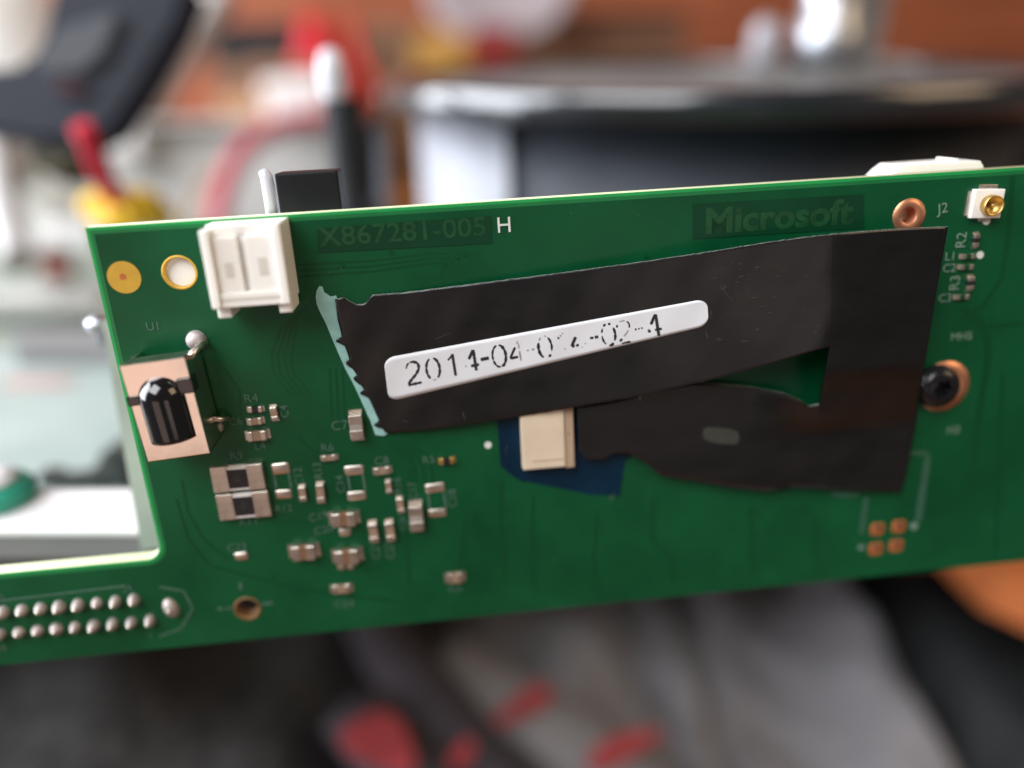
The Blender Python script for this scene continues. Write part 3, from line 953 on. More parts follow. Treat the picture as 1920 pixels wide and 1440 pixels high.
# pale liner showing along the torn end
tealL = [(592, 556), (594, 544), (599, 536), (605, 538), (608, 548), (620, 556), (630, 554), (640, 575), (652, 630), (668, 680), (690, 735), (708, 775), (728, 812), (719, 817), (704, 815), (695, 790), (678, 752), (661, 716), (648, 692), (640, 674),
         (626, 642), (612, 608), (600, 584), (594, 570)]
MB().prism([bd(p[0], p[1], .12) for p in tealL], NS + .02, .20).build('torn_liner', 'liner_teal', film)

# label
lab = MB()
LQ = [(719, 672), (1326, 560), (1329, 610), (729, 753)]     # tl, tr, br, bl
def lq(s, t):
    a = (lerp(LQ[0][0], LQ[1][0], s), lerp(LQ[0][1], LQ[1][1], s)); b = (lerp(LQ[3][0], LQ[2][0], s), lerp(LQ[3][1], LQ[2][1], s))
    return lerp(a[0], b[0], t), lerp(a[1], b[1], t)
LW, LH = 607.0, 66.0
RC = 21.0
NX, NY = 64, 10
grid = []
for i in range(NX + 1):
    # column positions denser in the rounded ends
    s = i / NX
    x = s * LW
    if i <= 8: x = RC * (1 - math.cos(i / 8 * math.pi / 2))
    elif i >= NX - 8: x = LW - RC * (1 - math.cos((NX - i) / 8 * math.pi / 2))
    else: x = lerp(RC, LW - RC, (i - 8) / (NX - 16))
    e = 0.0
    if x < RC: e = RC - math.sqrt(max(0, RC**2 - (RC - x)**2))
    if x > LW - RC: e = RC - math.sqrt(max(0, RC**2 - (RC - (LW - x))**2))
    H_here = lerp(80, 50, x / LW)
    column = []
    for j in range(NY + 1):
        t = lerp(e / H_here * .8, 1 - e / H_here * .8, j / NY)
        px, py = lq(x / LW, t)
        column.append((px, py))
    grid.append(column)
tp = [[lab.bm.verts.new(on(px, py, HA, .07) * S) for px, py in c] for c in grid]
bt = [[lab.bm.verts.new((on(px, py, HA, .07) - Vector((0, 0, .066))) * S) for px, py in c] for c in grid]
for i in range(NX):
    for j in range(NY):
        f = lab.face([tp[i][j + 1], tp[i + 1][j + 1], tp[i + 1][j], tp[i][j]])
        if f: f.smooth = True
    lab.face([tp[i][0], tp[i + 1][0], bt[i + 1][0], bt[i][0]]); lab.face([bt[i][NY], bt[i + 1][NY], tp[i + 1][NY], tp[i][NY]])
for j in range(NY):
    lab.face([bt[0][j], bt[0][j + 1], tp[0][j + 1], tp[0][j]]); lab.face([tp[NX][j], tp[NX][j + 1], bt[NX][j + 1], bt[NX][j]])
label = lab.build('label', 'label_white', film, recalc=False)

# worn printed digits
def ell(a0, a1, n=22, rx=.30, ry=.5):
    return [(rx * math.cos(math.radians(lerp(a0, a1, k / n))), ry * math.sin(math.radians(lerp(a0, a1, k / n)))) for k in range(n + 1)]
TWO = [(-.29, .24), (-.25, .38), (-.14, .47), (0, .5), (.14, .47), (.26, .37), (.29, .22), (.24, .08), (.1, -.1), (-.12, -.28), (-.26, -.42), (-.31, -.5), (-.1, -.5), (.1, -.5), (.31, -.5)]
STEM1 = [(.08, .5), (.08, 0), (.08, -.5)]
FLAG1 = [(.08, .48), (-.02, .36), (-.16, .26)]
DIA = [(.12, .5), (-.1, .16), (-.33, -.2)]
BAR = [(-.33, -.2), (0, -.2), (.33, -.2)]
STM = [(.13, .5), (.13, 0), (.13, -.5)]
DSH = [(-.19, 0), (0, 0), (.19, 0)]
Z = ell(90, 450, 40)
CHARS = [
 (775, [(TWO, 0, .12, .7, 0), (TWO, .14, 1, 1, 0)]),
 (812, [(Z, .04, .42, .9, 0), (Z, .47, .53, .5, 1), (Z, .57, .97, .95, 0)]),
 (848, [(STEM1, 0, 1, 1.05, 0), (FLAG1, 0, 1, .7, 0)]),
 (885, [(STM, 0, .95, 1.1, 0), (DIA, 0, .55, 1.1, 0), (DIA, .9, 1, .6, 1), (BAR, .38, .95, 1.1, 0)]),
 (909, [(DSH, 0, 1, 1.3, 0)]),
 (936, [(Z, .02, .3, .75, 0), (Z, .31, .5, .8, 0), (Z, .52, .98, 1.0, 0)]),
 (969, [(DIA, .35, 1, .9, 0), (BAR, 0, .55, 1.0, 0), (STM, .1, .35, .5, 1), (STM, .45, .9, .7, 1), (DIA, .0, .15, .6, 1)]),
 (995, [(DSH, .0, .3, .6, 1), (DSH, .6, .95, .7, 1)]),
 (1022, [(Z, .05, .12, .6, 1), (Z, .15, .44, 1.05, 0), (Z, .54, .60, .9, 0), (Z, .66, .92, .8, 0), (Z, .95, .99, .5, 1)]),
 (1054, [(FLAG1, .35, .6, .7, 1), (FLAG1, .75, 1, .8, 0), (STEM1, .02, .08, .6, 1), (STEM1, .72, .8, .5, 1)]),
 (1084, [(DIA, .45, 1, 1.15, 0), (BAR, 0, .22, 1.1, 0), (BAR, .3, .5, 1.0, 0), (STM, .8, .86, .5, 1), (BAR, .9, 1, .5, 1)]),
 (1114, [(DSH, .0, .42, .9, 0), (DSH, .55, 1, 1.1, 0)]),
 (1141, [(Z, .02, .08, .8, 0), (Z, .12, .2, .6, 0), (Z, .25, .42, .7, 0), (Z, .48, .58, 1.0, 0), (Z, .62, .86, .9, 0), (Z, .93, .98, .8, 0)]),
 (1170, [(TWO, 0, .05, .8, 0), (TWO, .12, .22, .6, 1), (TWO, .26, .40, .7, 0), (TWO, .45, .58, .6, 1), (TWO, .64, .70, 1.0, 0), (TWO, .80, .97, .7, 0)]),
 (1198, [(DSH, 0, .22, .7, 0), (DSH, .38, .58, .6, 0), (DSH, .75, .95, .7, 0)]),
 (1227, [(STM, 0, 1, 1.15, 0), (DIA, 0, .6, 1.1, 0), (BAR, .0, .2, 1.1, 0), (BAR, .48, .97, .9, 0), (DIA, .85, .95, .7, 1)]),
]
def stroke(b, pts, a, c, w, cx_, mi):
    y0 = 699 + (cx_ - 775) * (-0.1955)
    HP = 41.0
    n = max(3, int(26 * (c - a)))
    def pos(t): return poly_at(pts, t)
    q = []
    for k in range(n + 1):
        gx, gy = pos(lerp(a, c, k / n))
        q.append((cx_ + gx * HP * 1.0 - gy * HP * .16, y0 - gx * HP * .20 - gy * HP))
    prev = None
    half = 2.55 * w
    for k in range(n + 1):
        x0, y0_ = q[max(k - 1, 0)]; x1, y1_ = q[min(k + 1, n)]
        L = math.hypot(x1 - x0, y1_ - y0_) or 1
        nx, ny = -(y1_ - y0_) / L, (x1 - x0) / L
        hw = half * (1 + .28 * math.sin(k * 2.3 + cx_)) * (0.6 if k in (0, n) else 1)
        v1 = b.bm.verts.new(on(q[k][0] + nx * hw, q[k][1] + ny * hw, HA, .078) * S)
        v2 = b.bm.verts.new(on(q[k][0] - nx * hw, q[k][1] - ny * hw, HA, .078) * S)
        if prev: b.face([prev[0], v1, v2, prev[1]], mi)
        prev = (v1, v2)
tb = MB()
for cx_, strokes in CHARS:
    for (pts, a, c, w, mi) in strokes: stroke(tb, pts, a, c, w, cx_, mi)
# make every printed face point at the viewer
for f in tb.bm.faces:
    f.normal_update()
    if f.normal.z < 0: f.normal_flip()
tb.build('printed_number', ['ink', 'ink_faint'], label, recalc=False)
# scratches and marks on the film
sc_ = MB()
rs = random.Random(11)
def fleck(px, py, L, w, ang):
    ca, sa = math.cos(ang), math.sin(ang)
    q = [on(px + x * ca - y * sa, py + x * sa + y * ca, HA, .012) for x, y in ((-L / 2, -w / 2), (L / 2, -w / 3), (L / 2, w / 2), (-L / 2, w / 3))]
    vs = [sc_.bm.verts.new(p * S) for p in q]
    f = sc_.face(vs); f.normal_update()
    if f.normal.z < 0: f.normal_flip()
for k in range(26):
    px = rs.uniform(1340, 1540); py = rs.uniform(490, 640)
    fleck(px, py, rs.uniform(2, 11), rs.uniform(.7, 1.4), rs.uniform(-.5, .1))
for px, py, L, w, a in [(1333, 590, 16, 1, 1.5), (1325, 628, 14, 1.2, 1.2), (870, 780, 14, 1.5, 1.2), (1200, 746, 9, 1.6, 1.4), (760, 790, 10, 1.2, .2), (830, 630, 30, .8, -.4), (1362, 550, 40, .7, .9)]:
    fleck(px, py, L, w, a)
o = sc_.build('scratches', 'scratch', film, recalc=False); tag(o, kind='stuff')
mk = MB(); sc_ = mk
fleck(1219, 692, 18, 5, 1.5)
mk.build('ink_mark', 'resistor_body', film, recalc=False)
# pale lozenge window in the lower arm
lz = MB()
cpt = on(1352, 817, HC, .015)
prof_ = []
pts_ = []
for k in range(28):
    a = 2 * math.pi * k / 28
    ex = (1 if math.cos(a) > 0 else -1) * abs(math.cos(a)) ** .6
    ey = (1 if math.sin(a) > 0 else -1) * abs(math.sin(a)) ** .6
    pts_.append(on(1352 + 34 * ex, 817 + 15 * ey + 4 * ex, HC, .03))
vs = [lz.bm.verts.new(p * S) for p in pts_]
f = lz.face(vs)
lz.build('window', 'lozenge', film)

# ================================================================== behind: black drum
dc = Vector((52.0, 214.0, z_desk))
R_RIM = 84.0
zt = Py(1250, 166, dc.y - R_RIM).z                # top of the rim from the front edge
drum = empty('black_drum', dc); drum.rotation_euler = (0, math.radians(-1.4), 0); tag(drum, 'large black round drum with protruding rim behind the circuit board', 'drum')
hh = zt - z_desk
MB().lathe([(0, .5), (71.4, .5), (72.8, 2), (72.8, hh - 6), (69, hh - 5.5)], 96).build('body', 'drum_body', drum)
MB().lathe([(69, hh - 5.3), (R_RIM - .6, hh - 5.3), (R_RIM, hh - 4.7), (R_RIM - .55, hh - .7), (R_RIM - 1.2, hh), (R_RIM - 5, hh), (R_RIM - 6, hh - .8), (R_RIM - 6.5, hh - 2.8)], 128).build('rim', 'drum_black', drum)
MB().lathe([(R_RIM - 6.4, hh - 2.9), (46, hh - 2.7), (44, hh - 2.0), (20, hh - 2.0), (0, hh - 1.9)], 96).build('top_plate', 'drum_top', drum)
MB().lathe([(73, 4), (74.6, 4), (74.6, hh - 6.8), (73, hh - 6.8)], 18, a0=math.radians(190), a1=math.radians(227)).build('side_panel', 'panel_white', drum)

# things standing on the drum
def on_drum(px, y):
    x = Py(px, 100, y).x
    return Vector((x, y, zt - 1.9 + (x - dc.x) * math.tan(math.radians(1.4)) - .25))
c = on_drum(1545, 225)
p_ = empty('chrome_post', c); tag(p_, 'shiny chrome post with clamp block standing on the black drum', 'post')
MB().lathe([(0, 0), (9, 0), (9, 12), (7.5, 13), (7.5, 25), (10, 27), (10, 50), (0, 50)], 36).build('shaft', 'chrome', p_)
MB().box(-36, -8, -6, 6, 24, 33, bev=2).build('arm', 'plastic_grey', p_)
c = on_drum(1608, 232)
p_ = empty('flat_bar', c); tag(p_, 'flat pale grey metal bar upright beside the chrome post', 'bar')
MB().box(-5, 5, -2.5, 2.5, 0, 70, bev=.8).build('bar', 'grey_metal', p_)
MB().box(-12, 12, -8, 8, 0, 3, bev=.6).build('foot', 'grey_metal', p_)
c = on_drum(1432, 222)
p_ = empty('clear_cap', c); tag(p_, 'small translucent rounded peg on the black drum, left of the chrome post', 'peg')
MB().lathe([(0, 0), (4, 0), (4, 9), (3.4, 11.5), (2, 13), (0, 13.5)], 28).build('peg', 'peg_grey', p_)
MB().lathe([(4.2, 0), (6, 0), (6, 1.5), (4.2, 1.5)], 28).build('collar', 'drum_top', p_)

# black post with pale tip, left of the drum
b0 = Py(650, 300, 132); 
p_ = empty('black_post', (b0.x, b0.y, z_desk)); tag(p_, 'slim black post with pale oval tip left of the black drum', 'post')
zz = Py(640, 185, 132).z - z_desk
MB().lathe([(0, 0), (7, 0), (7, 2), (3.1, 3), (2.9, zz), (0, zz)], 28).build('shaft', 'black_plastic', p_)
MB().lathe([(1.7, zz - .2), (2.1, zz + 2), (2.1, zz + 5), (1.5, zz + 7), (0, zz + 7.6)], 24, (-1.2, 0, 0)).build('tip', 'clear_cap', p_)

q0, q1 = Py(628, 300, 146), Py(752, 300, 146)
p_ = empty('dark_filler_box', ((q0.x + q1.x) / 2 - 1, 154, z_desk)); tag(p_, 'added black box filling the dark gap between the slim black post and the white drum panel', 'box')  # added for the dark area beside the drum
hb_ = Py(690, 232, 146).z - z_desk
MB().box(-(q1.x - q0.x) / 2, (q1.x - q0.x) / 2 - 4, -8, 8, 0, hb_, bev=1.2).build('housing', 'black_plastic', p_)
dl = MB().lathe([(0, 0), (3.6, 0), (3.4, .8), (0, 1.0)], 24).build('dial', 'drum_body', p_, (0, -8.05, hb_ * .82))
dl.rotation_euler = (math.pi / 2, 0, 0)

# ================================================================== behind: metal chassis on the desk (left)
z_fl = CAM_Z - 64
chs = empty('metal_chassis', (-190, 240, z_desk)); tag(chs, 'grey metal chassis tray with upright back wall, seen left of the board', 'chassis')
def cbox(name, m, x0, x1, y0, y1, z0, z1, bev=.6):
    return MB().box(x0 + 190, x1 + 190, y0 - 240, y1 - 240, z0 - z_desk, z1 - z_desk, bev=bev).build(name, m, chs)
cbox('floor_plate', 'zinc', -330, -46, 92, 286, CAM_Z - 76, z_fl - 3)
for x_ in (-300, -90):
    for y_ in (175, 265): cbox('foot', 'black_plastic', x_ - 8, x_ + 8, y_ - 8, y_ + 8, z_desk, CAM_Z - 76.2)
zbw = Py(400, 232, 284).z
cbox('back_wall', 'chassis_grey', -330, -54, 284, 287, z_fl - 3, zbw)
cbox('wall_lip', 'zinc', -330, -54, 277, 292, zbw, zbw + 1.6)
# front channel seen through the notch, close behind the board
fx = P(271, 992, 88); zf = fx.z
cbox('front_channel', 'grey_metal', -200, fx.x, fx.y, fx.y + 1.4, zf - 4.2, zf - 1.0, .25)
cbox('channel_top_lit', 'bright_white', -200, fx.x, fx.y - .3, Pz(200, 916, zf).y, zf - 1.0, zf, .4)  # white stands in for window light on the metal channel's top
cbox('channel_back', 'grey_metal', -200, fx.x - .4, Pz(200, 916, zf).y - 1.4, Pz(200, 916, zf).y - .1, CAM_Z - 72, zf - 1.05, .2)
cbox('channel_foot', 'grey_metal', -200, fx.x - .4, Pz(200, 916, zf).y - .1, 93, CAM_Z - 76, CAM_Z - 72, .3)
# upright frame strip behind the board's edge
b = MB(); org_ = Vector((-190, 240, z_desk))
A_ = [P(190, 598, 84) - org_, P(232, 598, 84) - org_, P(325, 1030, 86) - org_, P(264, 1030, 86) - org_]
va = b.verts(A_); vb = b.verts([p + FWD * 1.2 for p in A_])
b.face(va); b.face(vb[::-1])
for i in range(4): b.face([va[i], va[(i + 1) % 4], vb[(i + 1) % 4], vb[i]])
b.build('side_strip', 'sage_board', chs)
q = Pz(120, 636, CAM_Z - 56)
cbox('rear_bar', 'grey_metal', q.x - 11, q.x + 26, q.y, q.y + 6, z_fl - 3, CAM_Z - 56)

# pale circuit board lying in the chassis
zm = z_fl + 2
y0_, y1_ = 93.5, Pz(100, 655, zm).y
pb = empty('pale_circuit_board', (-120, 120, zm)); tag(pb, 'pale mint circuit board lying in the chassis, seen through the notch', 'circuit board')
MB().box(-100, 62, y0_ - 120, y1_ - 120, -1.6, 0, bev=.3).build('panel', 'mint_board', pb)
a0_ = Pz(60, 718, zm)
MB().box(Pz(10, 718, zm).x + 120, Pz(135, 718, zm).x + 120, a0_.y - 120 - 2.2, a0_.y - 120 + 2.2, 0.05, .25).build('printed_stripe', 'pink_print', pb)
for px, py, w, dd, h in [(205, 918, 5, 4, 3), (165, 920, 5, 3, 2), (125, 920, 5, 3, 1.6), (228, 905, 3.5, 5, 5), (92, 915, 3, 3, 2), (210, 870, 4, 3, 1.4)]:
    q = Pz(px, py, zm)
    MB().box(q.x - w / 2 + 120, q.x + w / 2 + 120, max(q.y, y0_ + .2) - 120, max(q.y, y0_ + .2) + dd - 120, 0.02, h, bev=.25).build('chip', 'chip_black', pb)
q = P(4, 985, 90)
gm = empty('green_module', (q.x - 3.0, q.y + 4.2, zf + .02)); tag(gm, 'small glossy green component with painted white highlight beside the metal channel', 'component')
MB().lathe([(0, 0), (4.2, 0), (4.5, .6), (4.5, 1.6), (3.8, 2.3), (2.6, 2.6), (0, 2.7)], 32).build('body', 'teal_green', gm)
MB().lathe([(0, 2.72), (2.9, 2.6), (2.9, 3.1), (0, 3.4)], 24).build('cap', 'bright_white', gm)  # white disc paints the highlight on the green component
# second board farther back
sb = empty('sage_circuit_board', (-180, 220, z_fl)); tag(sb, 'mottled sage green circuit board behind the pale mint one', 'circuit board')
MB().box(-130, 118, -58, 58, -2.8, .5, bev=.4).build('panel', 'sage_board', sb)
for px, py, w, dd, h, m in [(115, 425, 20, 8, 7, 'bright_white'), (95, 492, 6, 5, 6, 'maroon'), (40, 560, 20, 10, 3, 'zinc'), (130, 565, 14, 8, 3, 'zinc'), (20, 470, 16, 14, 5, 'zinc'), (60, 600, 24, 5, 2.5, 'chip_black')]:
    q = Pz(px, py, z_fl + h)
    MB().box(q.x - w / 2 + 180, q.x + w / 2 + 180, q.y - 220, q.y + dd - 220, .55, h, bev=.5).build('component', m, sb)
# chrome piece added to make a glint at the strip's top corner
q = P(184, 604, 86)
MB().lathe([(0, -2.6), (.7, -2.6), (.7, -.9), (1.3, -.7), (1.3, .2), (.8, .6), (0, .8)], 20).build('glint_stud', 'chrome', chs, q - Vector((-190, 240, z_desk)))

# wires
w = MB().tube([P(150, 235, 136), P(165, 262, 138), P(188, 320, 142), P(212, 362, 147), P(228, 392, 150), P(240, 430, 152)], 1.9, 12).build('red_wire', 'red_wire')
tag(w, 'bright red wire hanging from the dark tool into yellow tape', 'wire')
yt = empty('yellow_tape', P(235, 440, 156)); tag(yt, 'crumpled yellow tape wrapped round the red wire', 'tape')
for k, (px, py, dp, r) in enumerate([(205, 388, 153, 4.2), (245, 388, 156, 4.6), (278, 402, 162, 4.0), (225, 408, 150, 3.6)]):
    b = bmesh.new(); bmesh.ops.create_icosphere(b, subdivisions=3, radius=1.0)
    rk = random.Random(k)
    for v in b.verts:
        n_ = 1 + .18 * math.sin(v.co.x * 5 + k) * math.cos(v.co.y * 6 + k * 2) + .08 * rk.uniform(-1, 1)
        v.co = Vector((v.co.x * r * 1.35, v.co.y * r, v.co.z * r * .8)) * n_
    m_ = MB(); m_.take(b, 0, Matrix.Translation(P(px, py, dp) - P(235, 440, 156)))
    m_.build('fold', 'yellow_tape', yt)
def bez(p, n=10):
    out = []
    for i in range(len(p) - 1):
        a, b, c_, d_ = p[max(i - 1, 0)], p[i], p[i + 1], p[min(i + 2, len(p) - 1)]
        for k in range(n):
            t = k / n
            out.append(.5 * ((2 * b) + (c_ - a) * t + (2 * a - 5 * b + 4 * c_ - d_) * t * t + (3 * b - a - 3 * c_ + d_) * t**3))
    out.append(p[-1])
    return out
w = MB().tube(bez([P(405, 440, 225), P(412, 385, 228), P(432, 325, 235), P(465, 270, 245), P(530, 232, 255), P(625, 218, 262)]), 3.0, 12).build('pink_wire', 'pink_wire')
tag(w, 'pale red wire arching in front of the grey chassis wall', 'wire')
w = MB().tube(bez([P(345, 440, 230), P(362, 385, 230), P(385, 345, 235), P(402, 322, 240)]), .9, 8).build('thin_wire', 'yellow_brown')
tag(w, 'thin brownish wire beside the pale red wire', 'wire')

# dark tool leaning in at the upper left
def slab(pix, d0, d1, name, m, parent, org, bev=0.0):
    """thick plate whose front face is at depth d0 and back at d1 along the view of its own plane"""
    b = MB()
    fr = [P(x, y, d0) - org for x, y in pix]
    nrm = FWD * (d1 - d0)
    A = b.verts(fr); B = b.verts([p + nrm for p in fr])
    tris = tessellate_polygon([[Vector((x, y, 0)) for x, y in pix]])
    for t in tris:
        b.face([A[i] for i in t]); b.face([B[i] for i in t][::-1])
    n = len(pix)
    for i in range(n):
        b.face([A[i], A[(i + 1) % n], B[(i + 1) % n], B[i]])
    if bev:
        bmesh.ops.recalc_face_normals(b.bm, faces=list(b.bm.faces))
        es = [e for e in b.bm.edges if len(e.link_faces) == 2 and e.calc_face_angle(0) > .7]
        bmesh.ops.bevel(b.bm, geom=es, offset=bev * S, segments=3, affect='EDGES')
    return b.build(name, m, parent)
org = P(110, 300, 152)
tl = empty('dark_tool', org); tag(tl, 'dark navy hand tool leaning in at the upper left corner', 'tool')
slab([(45, 118), (75, 60), (100, -40), (368, -40), (338, 40), (272, 155), (215, 242), (165, 268), (70, 268), (-60, 240), (-60, 130)], 150, 158, 'handle', 'navy', tl, org, 1.6)
slab([(60, 112), (105, 52), (190, 22), (228, 22), (195, 105), (150, 140), (95, 140)], 148, 150.3, 'sheen_plate', 'navy_sheen', tl, org, .8)  # lighter plate paints the grey sheen on the handle
slab([(35, 268), (160, 262), (172, 285), (140, 318), (100, 335), (62, 312)], 151, 162, 'nozzle', 'olive_dark', tl, org, 1.8)
slab([(90, 152), (150, 155), (160, 172), (100, 170)], 147.5, 150.2, 'trigger', 'dark_maroon', tl, org, .5)
org = P(10, 100, 260)
wp = empty('white_bottle', org); tag(wp, 'bright white bottle in the upper left corner behind the dark tool', 'bottle')
MB().lathe([(0, -60), (20, -60), (22, -56), (22, 14), (19, 22), (12, 27), (12, 36), (0, 36)], 40, (-9, 10, 0)).build('bottle', 'paper_white', wp)
# sloping flat bar
org = P(300, 150, 245)
fb = empty('flat_profile', org); tag(fb, 'pale beige flat metal profile sloping up behind the dark tool', 'profile')
slab([(430, -30), (355, -30), (185, 240), (195, 300), (265, 300), (270, 215)], 262, 274, 'profile', 'zinc', fb, org, 1.5)
org = P(5, 260, 225)
gp = empty('ball_finial', org); tag(gp, 'pale grey rounded metal cap at the left edge under the dark tool', 'cap')
MB().lathe([(0, -14), (7, -14), (7, -2), (5, 3), (0, 4.5)], 28, axis='Z').build('knob', 'zinc', gp)
org = P(10, 420, 200)
lb = empty('pale_cable', org); tag(lb, 'thick pale cable coming down at the left edge of the picture', 'cable')
MB().tube([p - org for p in bez([P(-8, 270, 215), P(4, 360, 205), P(18, 430, 195), P(35, 490, 185)])], 4.0, 14).build('cable', 'zinc', lb)

# ================================================================== clutter far behind, on the desk
def box_thing(name, label, cat, px0, px1, py0, y, depth, m, bev=2.0, rz=0.0, extra=None, base=None):
    zb = z_desk if base is None else base
    zt_ = Py((px0 + px1) / 2, py0, y).z
    xa, xb = Py(px0, py0, y).x, Py(px1, py0, y).x
    e = empty(name, ((xa + xb) / 2, y + depth / 2, zb)); e.rotation_euler = (0, 0, rz)
    w2, h2 = (xb - xa) / 2, zt_ - zb
    MB().box(-w2, w2, -depth / 2, depth / 2, 0, h2, bev=bev).build('body', m, e)
    if extra: extra(e, w2, depth / 2, h2)
    return tag(e, label, cat)
def flaps(e, w2, d2, h):
    MB().box(-w2 * .98, w2 * .98, -d2 - 1.2, -d2 + .2, h - 14, h + 1, bev=.4).build('flap', 'card_dark', e)
    MB().box(-w2 * .12, w2 * .12, -d2 - 1.6, -d2 - 1.2, 0, h - 15, bev=.1).build('packing_tape', 'cardboard', e)
def lidded(m):
    def fn(e, w2, d2, h):
        MB().box(-w2 - 1, w2 + 1, -d2 - 1, d2 + 1, h - 6, h + 1.5, bev=1).build('lid', m, e)
    return fn
box_thing('cardboard_box', 'brown cardboard box behind the grey chassis wall', 'box', 395, 610, 125, 420, 80, 'cardboard', extra=flaps)
box_thing('black_case', 'black case standing behind the brown cardboard box', 'case', 385, 575, 48, 540, 60, 'black_plastic', extra=lidded('black_plastic'))
box_thing('white_tub', 'white plastic tub in front of the cardboard box', 'tub', 490, 608, 158, 370, 40, 'bright_white', 4, extra=lidded('bright_white'))
box_thing('yellow_box', 'mustard yellow box behind the left end of the drum rim', 'box', 775, 875, 68, 520, 40, 'yellow_brown', extra=lidded('yellow_brown'))
box_thing('maroon_box', 'dark red box right of the mustard yellow box', 'box', 885, 965, 55, 520, 40, 'maroon', extra=lidded('maroon'))
box_thing('black_equipment', 'black equipment box at the far right behind the drum', 'box', 1885, 2120, 222, 340, 60, 'black_plastic', extra=lidded('black_plastic'))
box_thing('brown_crate', 'dark brown crate behind the middle of the drum', 'crate', 968, 1290, 28, 600, 60, 'card_dark', extra=lidded('black_plastic'))
box_thing('brown_carton', 'rusty brown carton behind the red funnel', 'carton', 650, 780, 45, 610, 50, 'card_dark', extra=flaps)
# pale plate on top of the crate
e = empty('pale_plate', Py(940, -22, 560)); tag(e, 'pale pinkish grey plate resting high above the maroon box', 'plate')
e.rotation_euler = (math.radians(50), math.radians(-6), 0)
MB().lathe([(0, 0), (30, 0), (46, 6), (48, 7), (46, 8), (30, 2), (0, 2)], 48).build('plate', 'plastic_grey', e)
# red funnel
q = Py(600, 130, 470)
e = empty('red_funnel', (q.x, q.y, z_desk)); tag(e, 'bright red plastic funnel standing behind the black post', 'funnel')
zt_ = Py(600, 30, 470).z - z_desk
MB().lathe([(24, 0), (24, zt_ * .55), (19, zt_ * .72), (9, zt_ * .9), (8, zt_), (0, zt_)], 40).build('cone', 'red_plastic', e)
MB().lathe([(24, 0), (28, 0), (28, 3), (24, 3)], 40).build('rim', 'red_plastic', e)
w = MB().tube(bez([P(655, 40, 420), P(672, 110, 380), P(690, 150, 340), P(672, 200, 300), P(655, 235, 280)]), 2.4, 12).build('red_cable', 'red_plastic')
tag(w, 'red cable curling down between the black post and the drum', 'cable')

# ================================================================== below: cloth on the lap
def cloth(name, m, x0, x1, y0, y1, zf, nu=90, nv=60, th=2.0):
    b = MB()
    def fn(s, t):
        x, y = lerp(x0, x1, s), lerp(y0, y1, t)
        return Vector((x, y, zf(x, y))), Vector((0, 0, -th))
    b.grid(fn, nu, nv)
    return b.build(name, m)
def folds(x, y, k=1.0):
    return 5 * math.sin(x * .085 + y * .035) + 3 * math.sin(x * .16 - y * .05 + 1.3) + 1.4 * math.sin(x * .33 + y * .2)
zc = CAM_Z - 172
o = cloth('grey_trousers_cloth', 'grey_cloth', -260, 210, 20, 330,
          lambda x, y: zc - 8 + folds(x, y) + 15 * math.exp(-((x - 102 + (y - 165) * -.1) / 9) ** 2) + 11 * math.exp(-((x - 62 - (y - 140) * -.22) / 15) ** 2) - 13 * math.exp(-((x - 59) / 4.5) ** 2) - 9 * math.exp(-((x - 44 + (y - 165) * .08) / 5) ** 2) + 9 * math.exp(-((x - 108) / 4) ** 2), 150, 70)
tag(o, 'soft grey cloth with long folds under the right half of the board', 'cloth')
o = cloth('fleece_jacket', 'fleece', -260, -14, 20, 300, lambda x, y: zc + 20 + 2.6 * math.sin(x * .11) + 3 * math.sin(y * .09 + x * .05) - 34 * smooth(-62, -10, x), 90, 70)
tag(o, 'dark charcoal fleece below the left part of the board', 'fleece')
o = cloth('black_cushion', 'cushion', 104, 290, 30, 300, lambda x, y: zc + 8 + 10 * math.cos((x - 150) * .02) - 30 * smooth(126, 104, x) - .05 * (y - 140), 60, 40, 6)
tag(o, 'black cushion at the lower right corner beside the grey cloth', 'cushion')
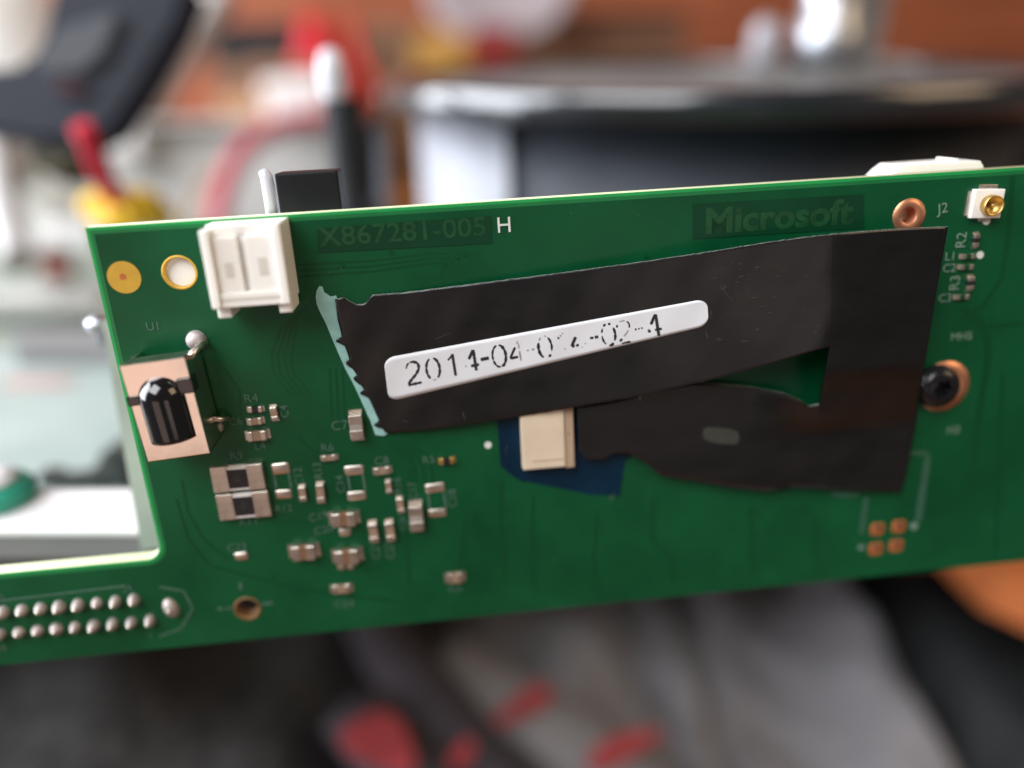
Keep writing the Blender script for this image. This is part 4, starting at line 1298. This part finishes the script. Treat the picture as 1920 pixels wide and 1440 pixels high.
# dark strap and pale printed strap lying diagonally
def ribbon(name, m, pts, w, th=1.2, lift=0, parent=None, org=Vector((0, 0, 0))):
    b = MB()
    pp = bez([Vector(p) for p in pts], 12)
    n = len(pp) - 1
    def fn(s, t):
        i = min(n, int(round(s * n)))
        p = pp[i]; tg = (pp[min(i + 1, n)] - pp[max(i - 1, 0)]).normalized()
        side = tg.cross(Vector((0, 0, 1))).normalized()
        q = p + side * ((t - .5) * w) + Vector((0, 0, 3.0 * math.sin(math.pi * t) + lift))
        return q - org, Vector((0, 0, -th))
    b.grid(fn, n, 10)
    return b.build(name, m, parent)
zs = zc + 26
ds_ = ribbon('dark_strap', 'dark_cloth', [Pz(690, 1130, zs), Pz(740, 1220, zs), Pz(815, 1320, zs), Pz(905, 1440, zs), Pz(980, 1540, zs)], 17)
tag(ds_, 'dark cloth strap running diagonally between charcoal fleece and printed scarf', 'strap')
org = Pz(1000, 1330, zs - 6)
sf = empty('printed_scarf', org); tag(sf, 'pale grey scarf with red printed patches below the board', 'scarf')
sp = [Pz(840, 1235, zs - 6), Pz(930, 1290, zs - 6), Pz(1060, 1370, zs - 6), Pz(1170, 1450, zs - 6), Pz(1250, 1540, zs - 6)]
ribbon('scarf', 'light_cloth', sp, 19, parent=sf, org=org)
def patch_(px, py, rx, ry, ang, z, parent, org):
    b = MB(); n = 22
    cc = Pz(px, py, z)
    ca, sa = math.cos(ang), math.sin(ang)
    pts = []
    for k in range(n):
        a = 2 * math.pi * k / n
        r = 1 + .14 * math.sin(3 * a + px)
        x, y = rx * r * math.cos(a), ry * r * math.sin(a)
        pts.append((cc.x + x * ca - y * sa - org.x, cc.y + x * sa + y * ca - org.y))
    b.prism(pts, z - org.z, z + .5 - org.z)
    return b.build('red_patch', 'red_print', parent)
patch_(985, 1322, 8.5, 3.0, math.radians(38), zs - 1.6, sf, org)
patch_(1165, 1405, 10, 3.0, math.radians(28), zs - 1.4, sf, org)
org = Pz(740, 1420, zs)
rp = empty('red_printed_cloth', org); tag(rp, 'cloth fold with red print at the bottom edge beside the charcoal fleece', 'cloth')
ribbon('fold', 'dark_cloth', [Pz(670, 1325, zs + 3), Pz(720, 1390, zs + 3), Pz(780, 1460, zs + 3), Pz(840, 1540, zs + 3)], 17, parent=rp, org=org)
patch_(712, 1392, 9.5, 6.0, math.radians(-40), zs + 8.0, rp, org)
patch_(860, 1425, 6, 2, math.radians(60), zs + 3.2, rp, org)

# wooden armrest at the lower right
q = Pz(1925, 1075, CAM_Z - 112)
am = empty('wooden_armrest', q); tag(am, 'orange wooden armrest at the right edge below the board', 'armrest')
MB().prism([(-9, 30), (-6, 2), (3, -8), (18, -14), (80, -18), (80, 40), (-9, 40)], -12, 0).build('arm', 'wood_arm', am)
MB().box(50, 70, -5, 15, -(CAM_Z - 112) , -12.2, bev=2).build('post', 'wood_desk', am)
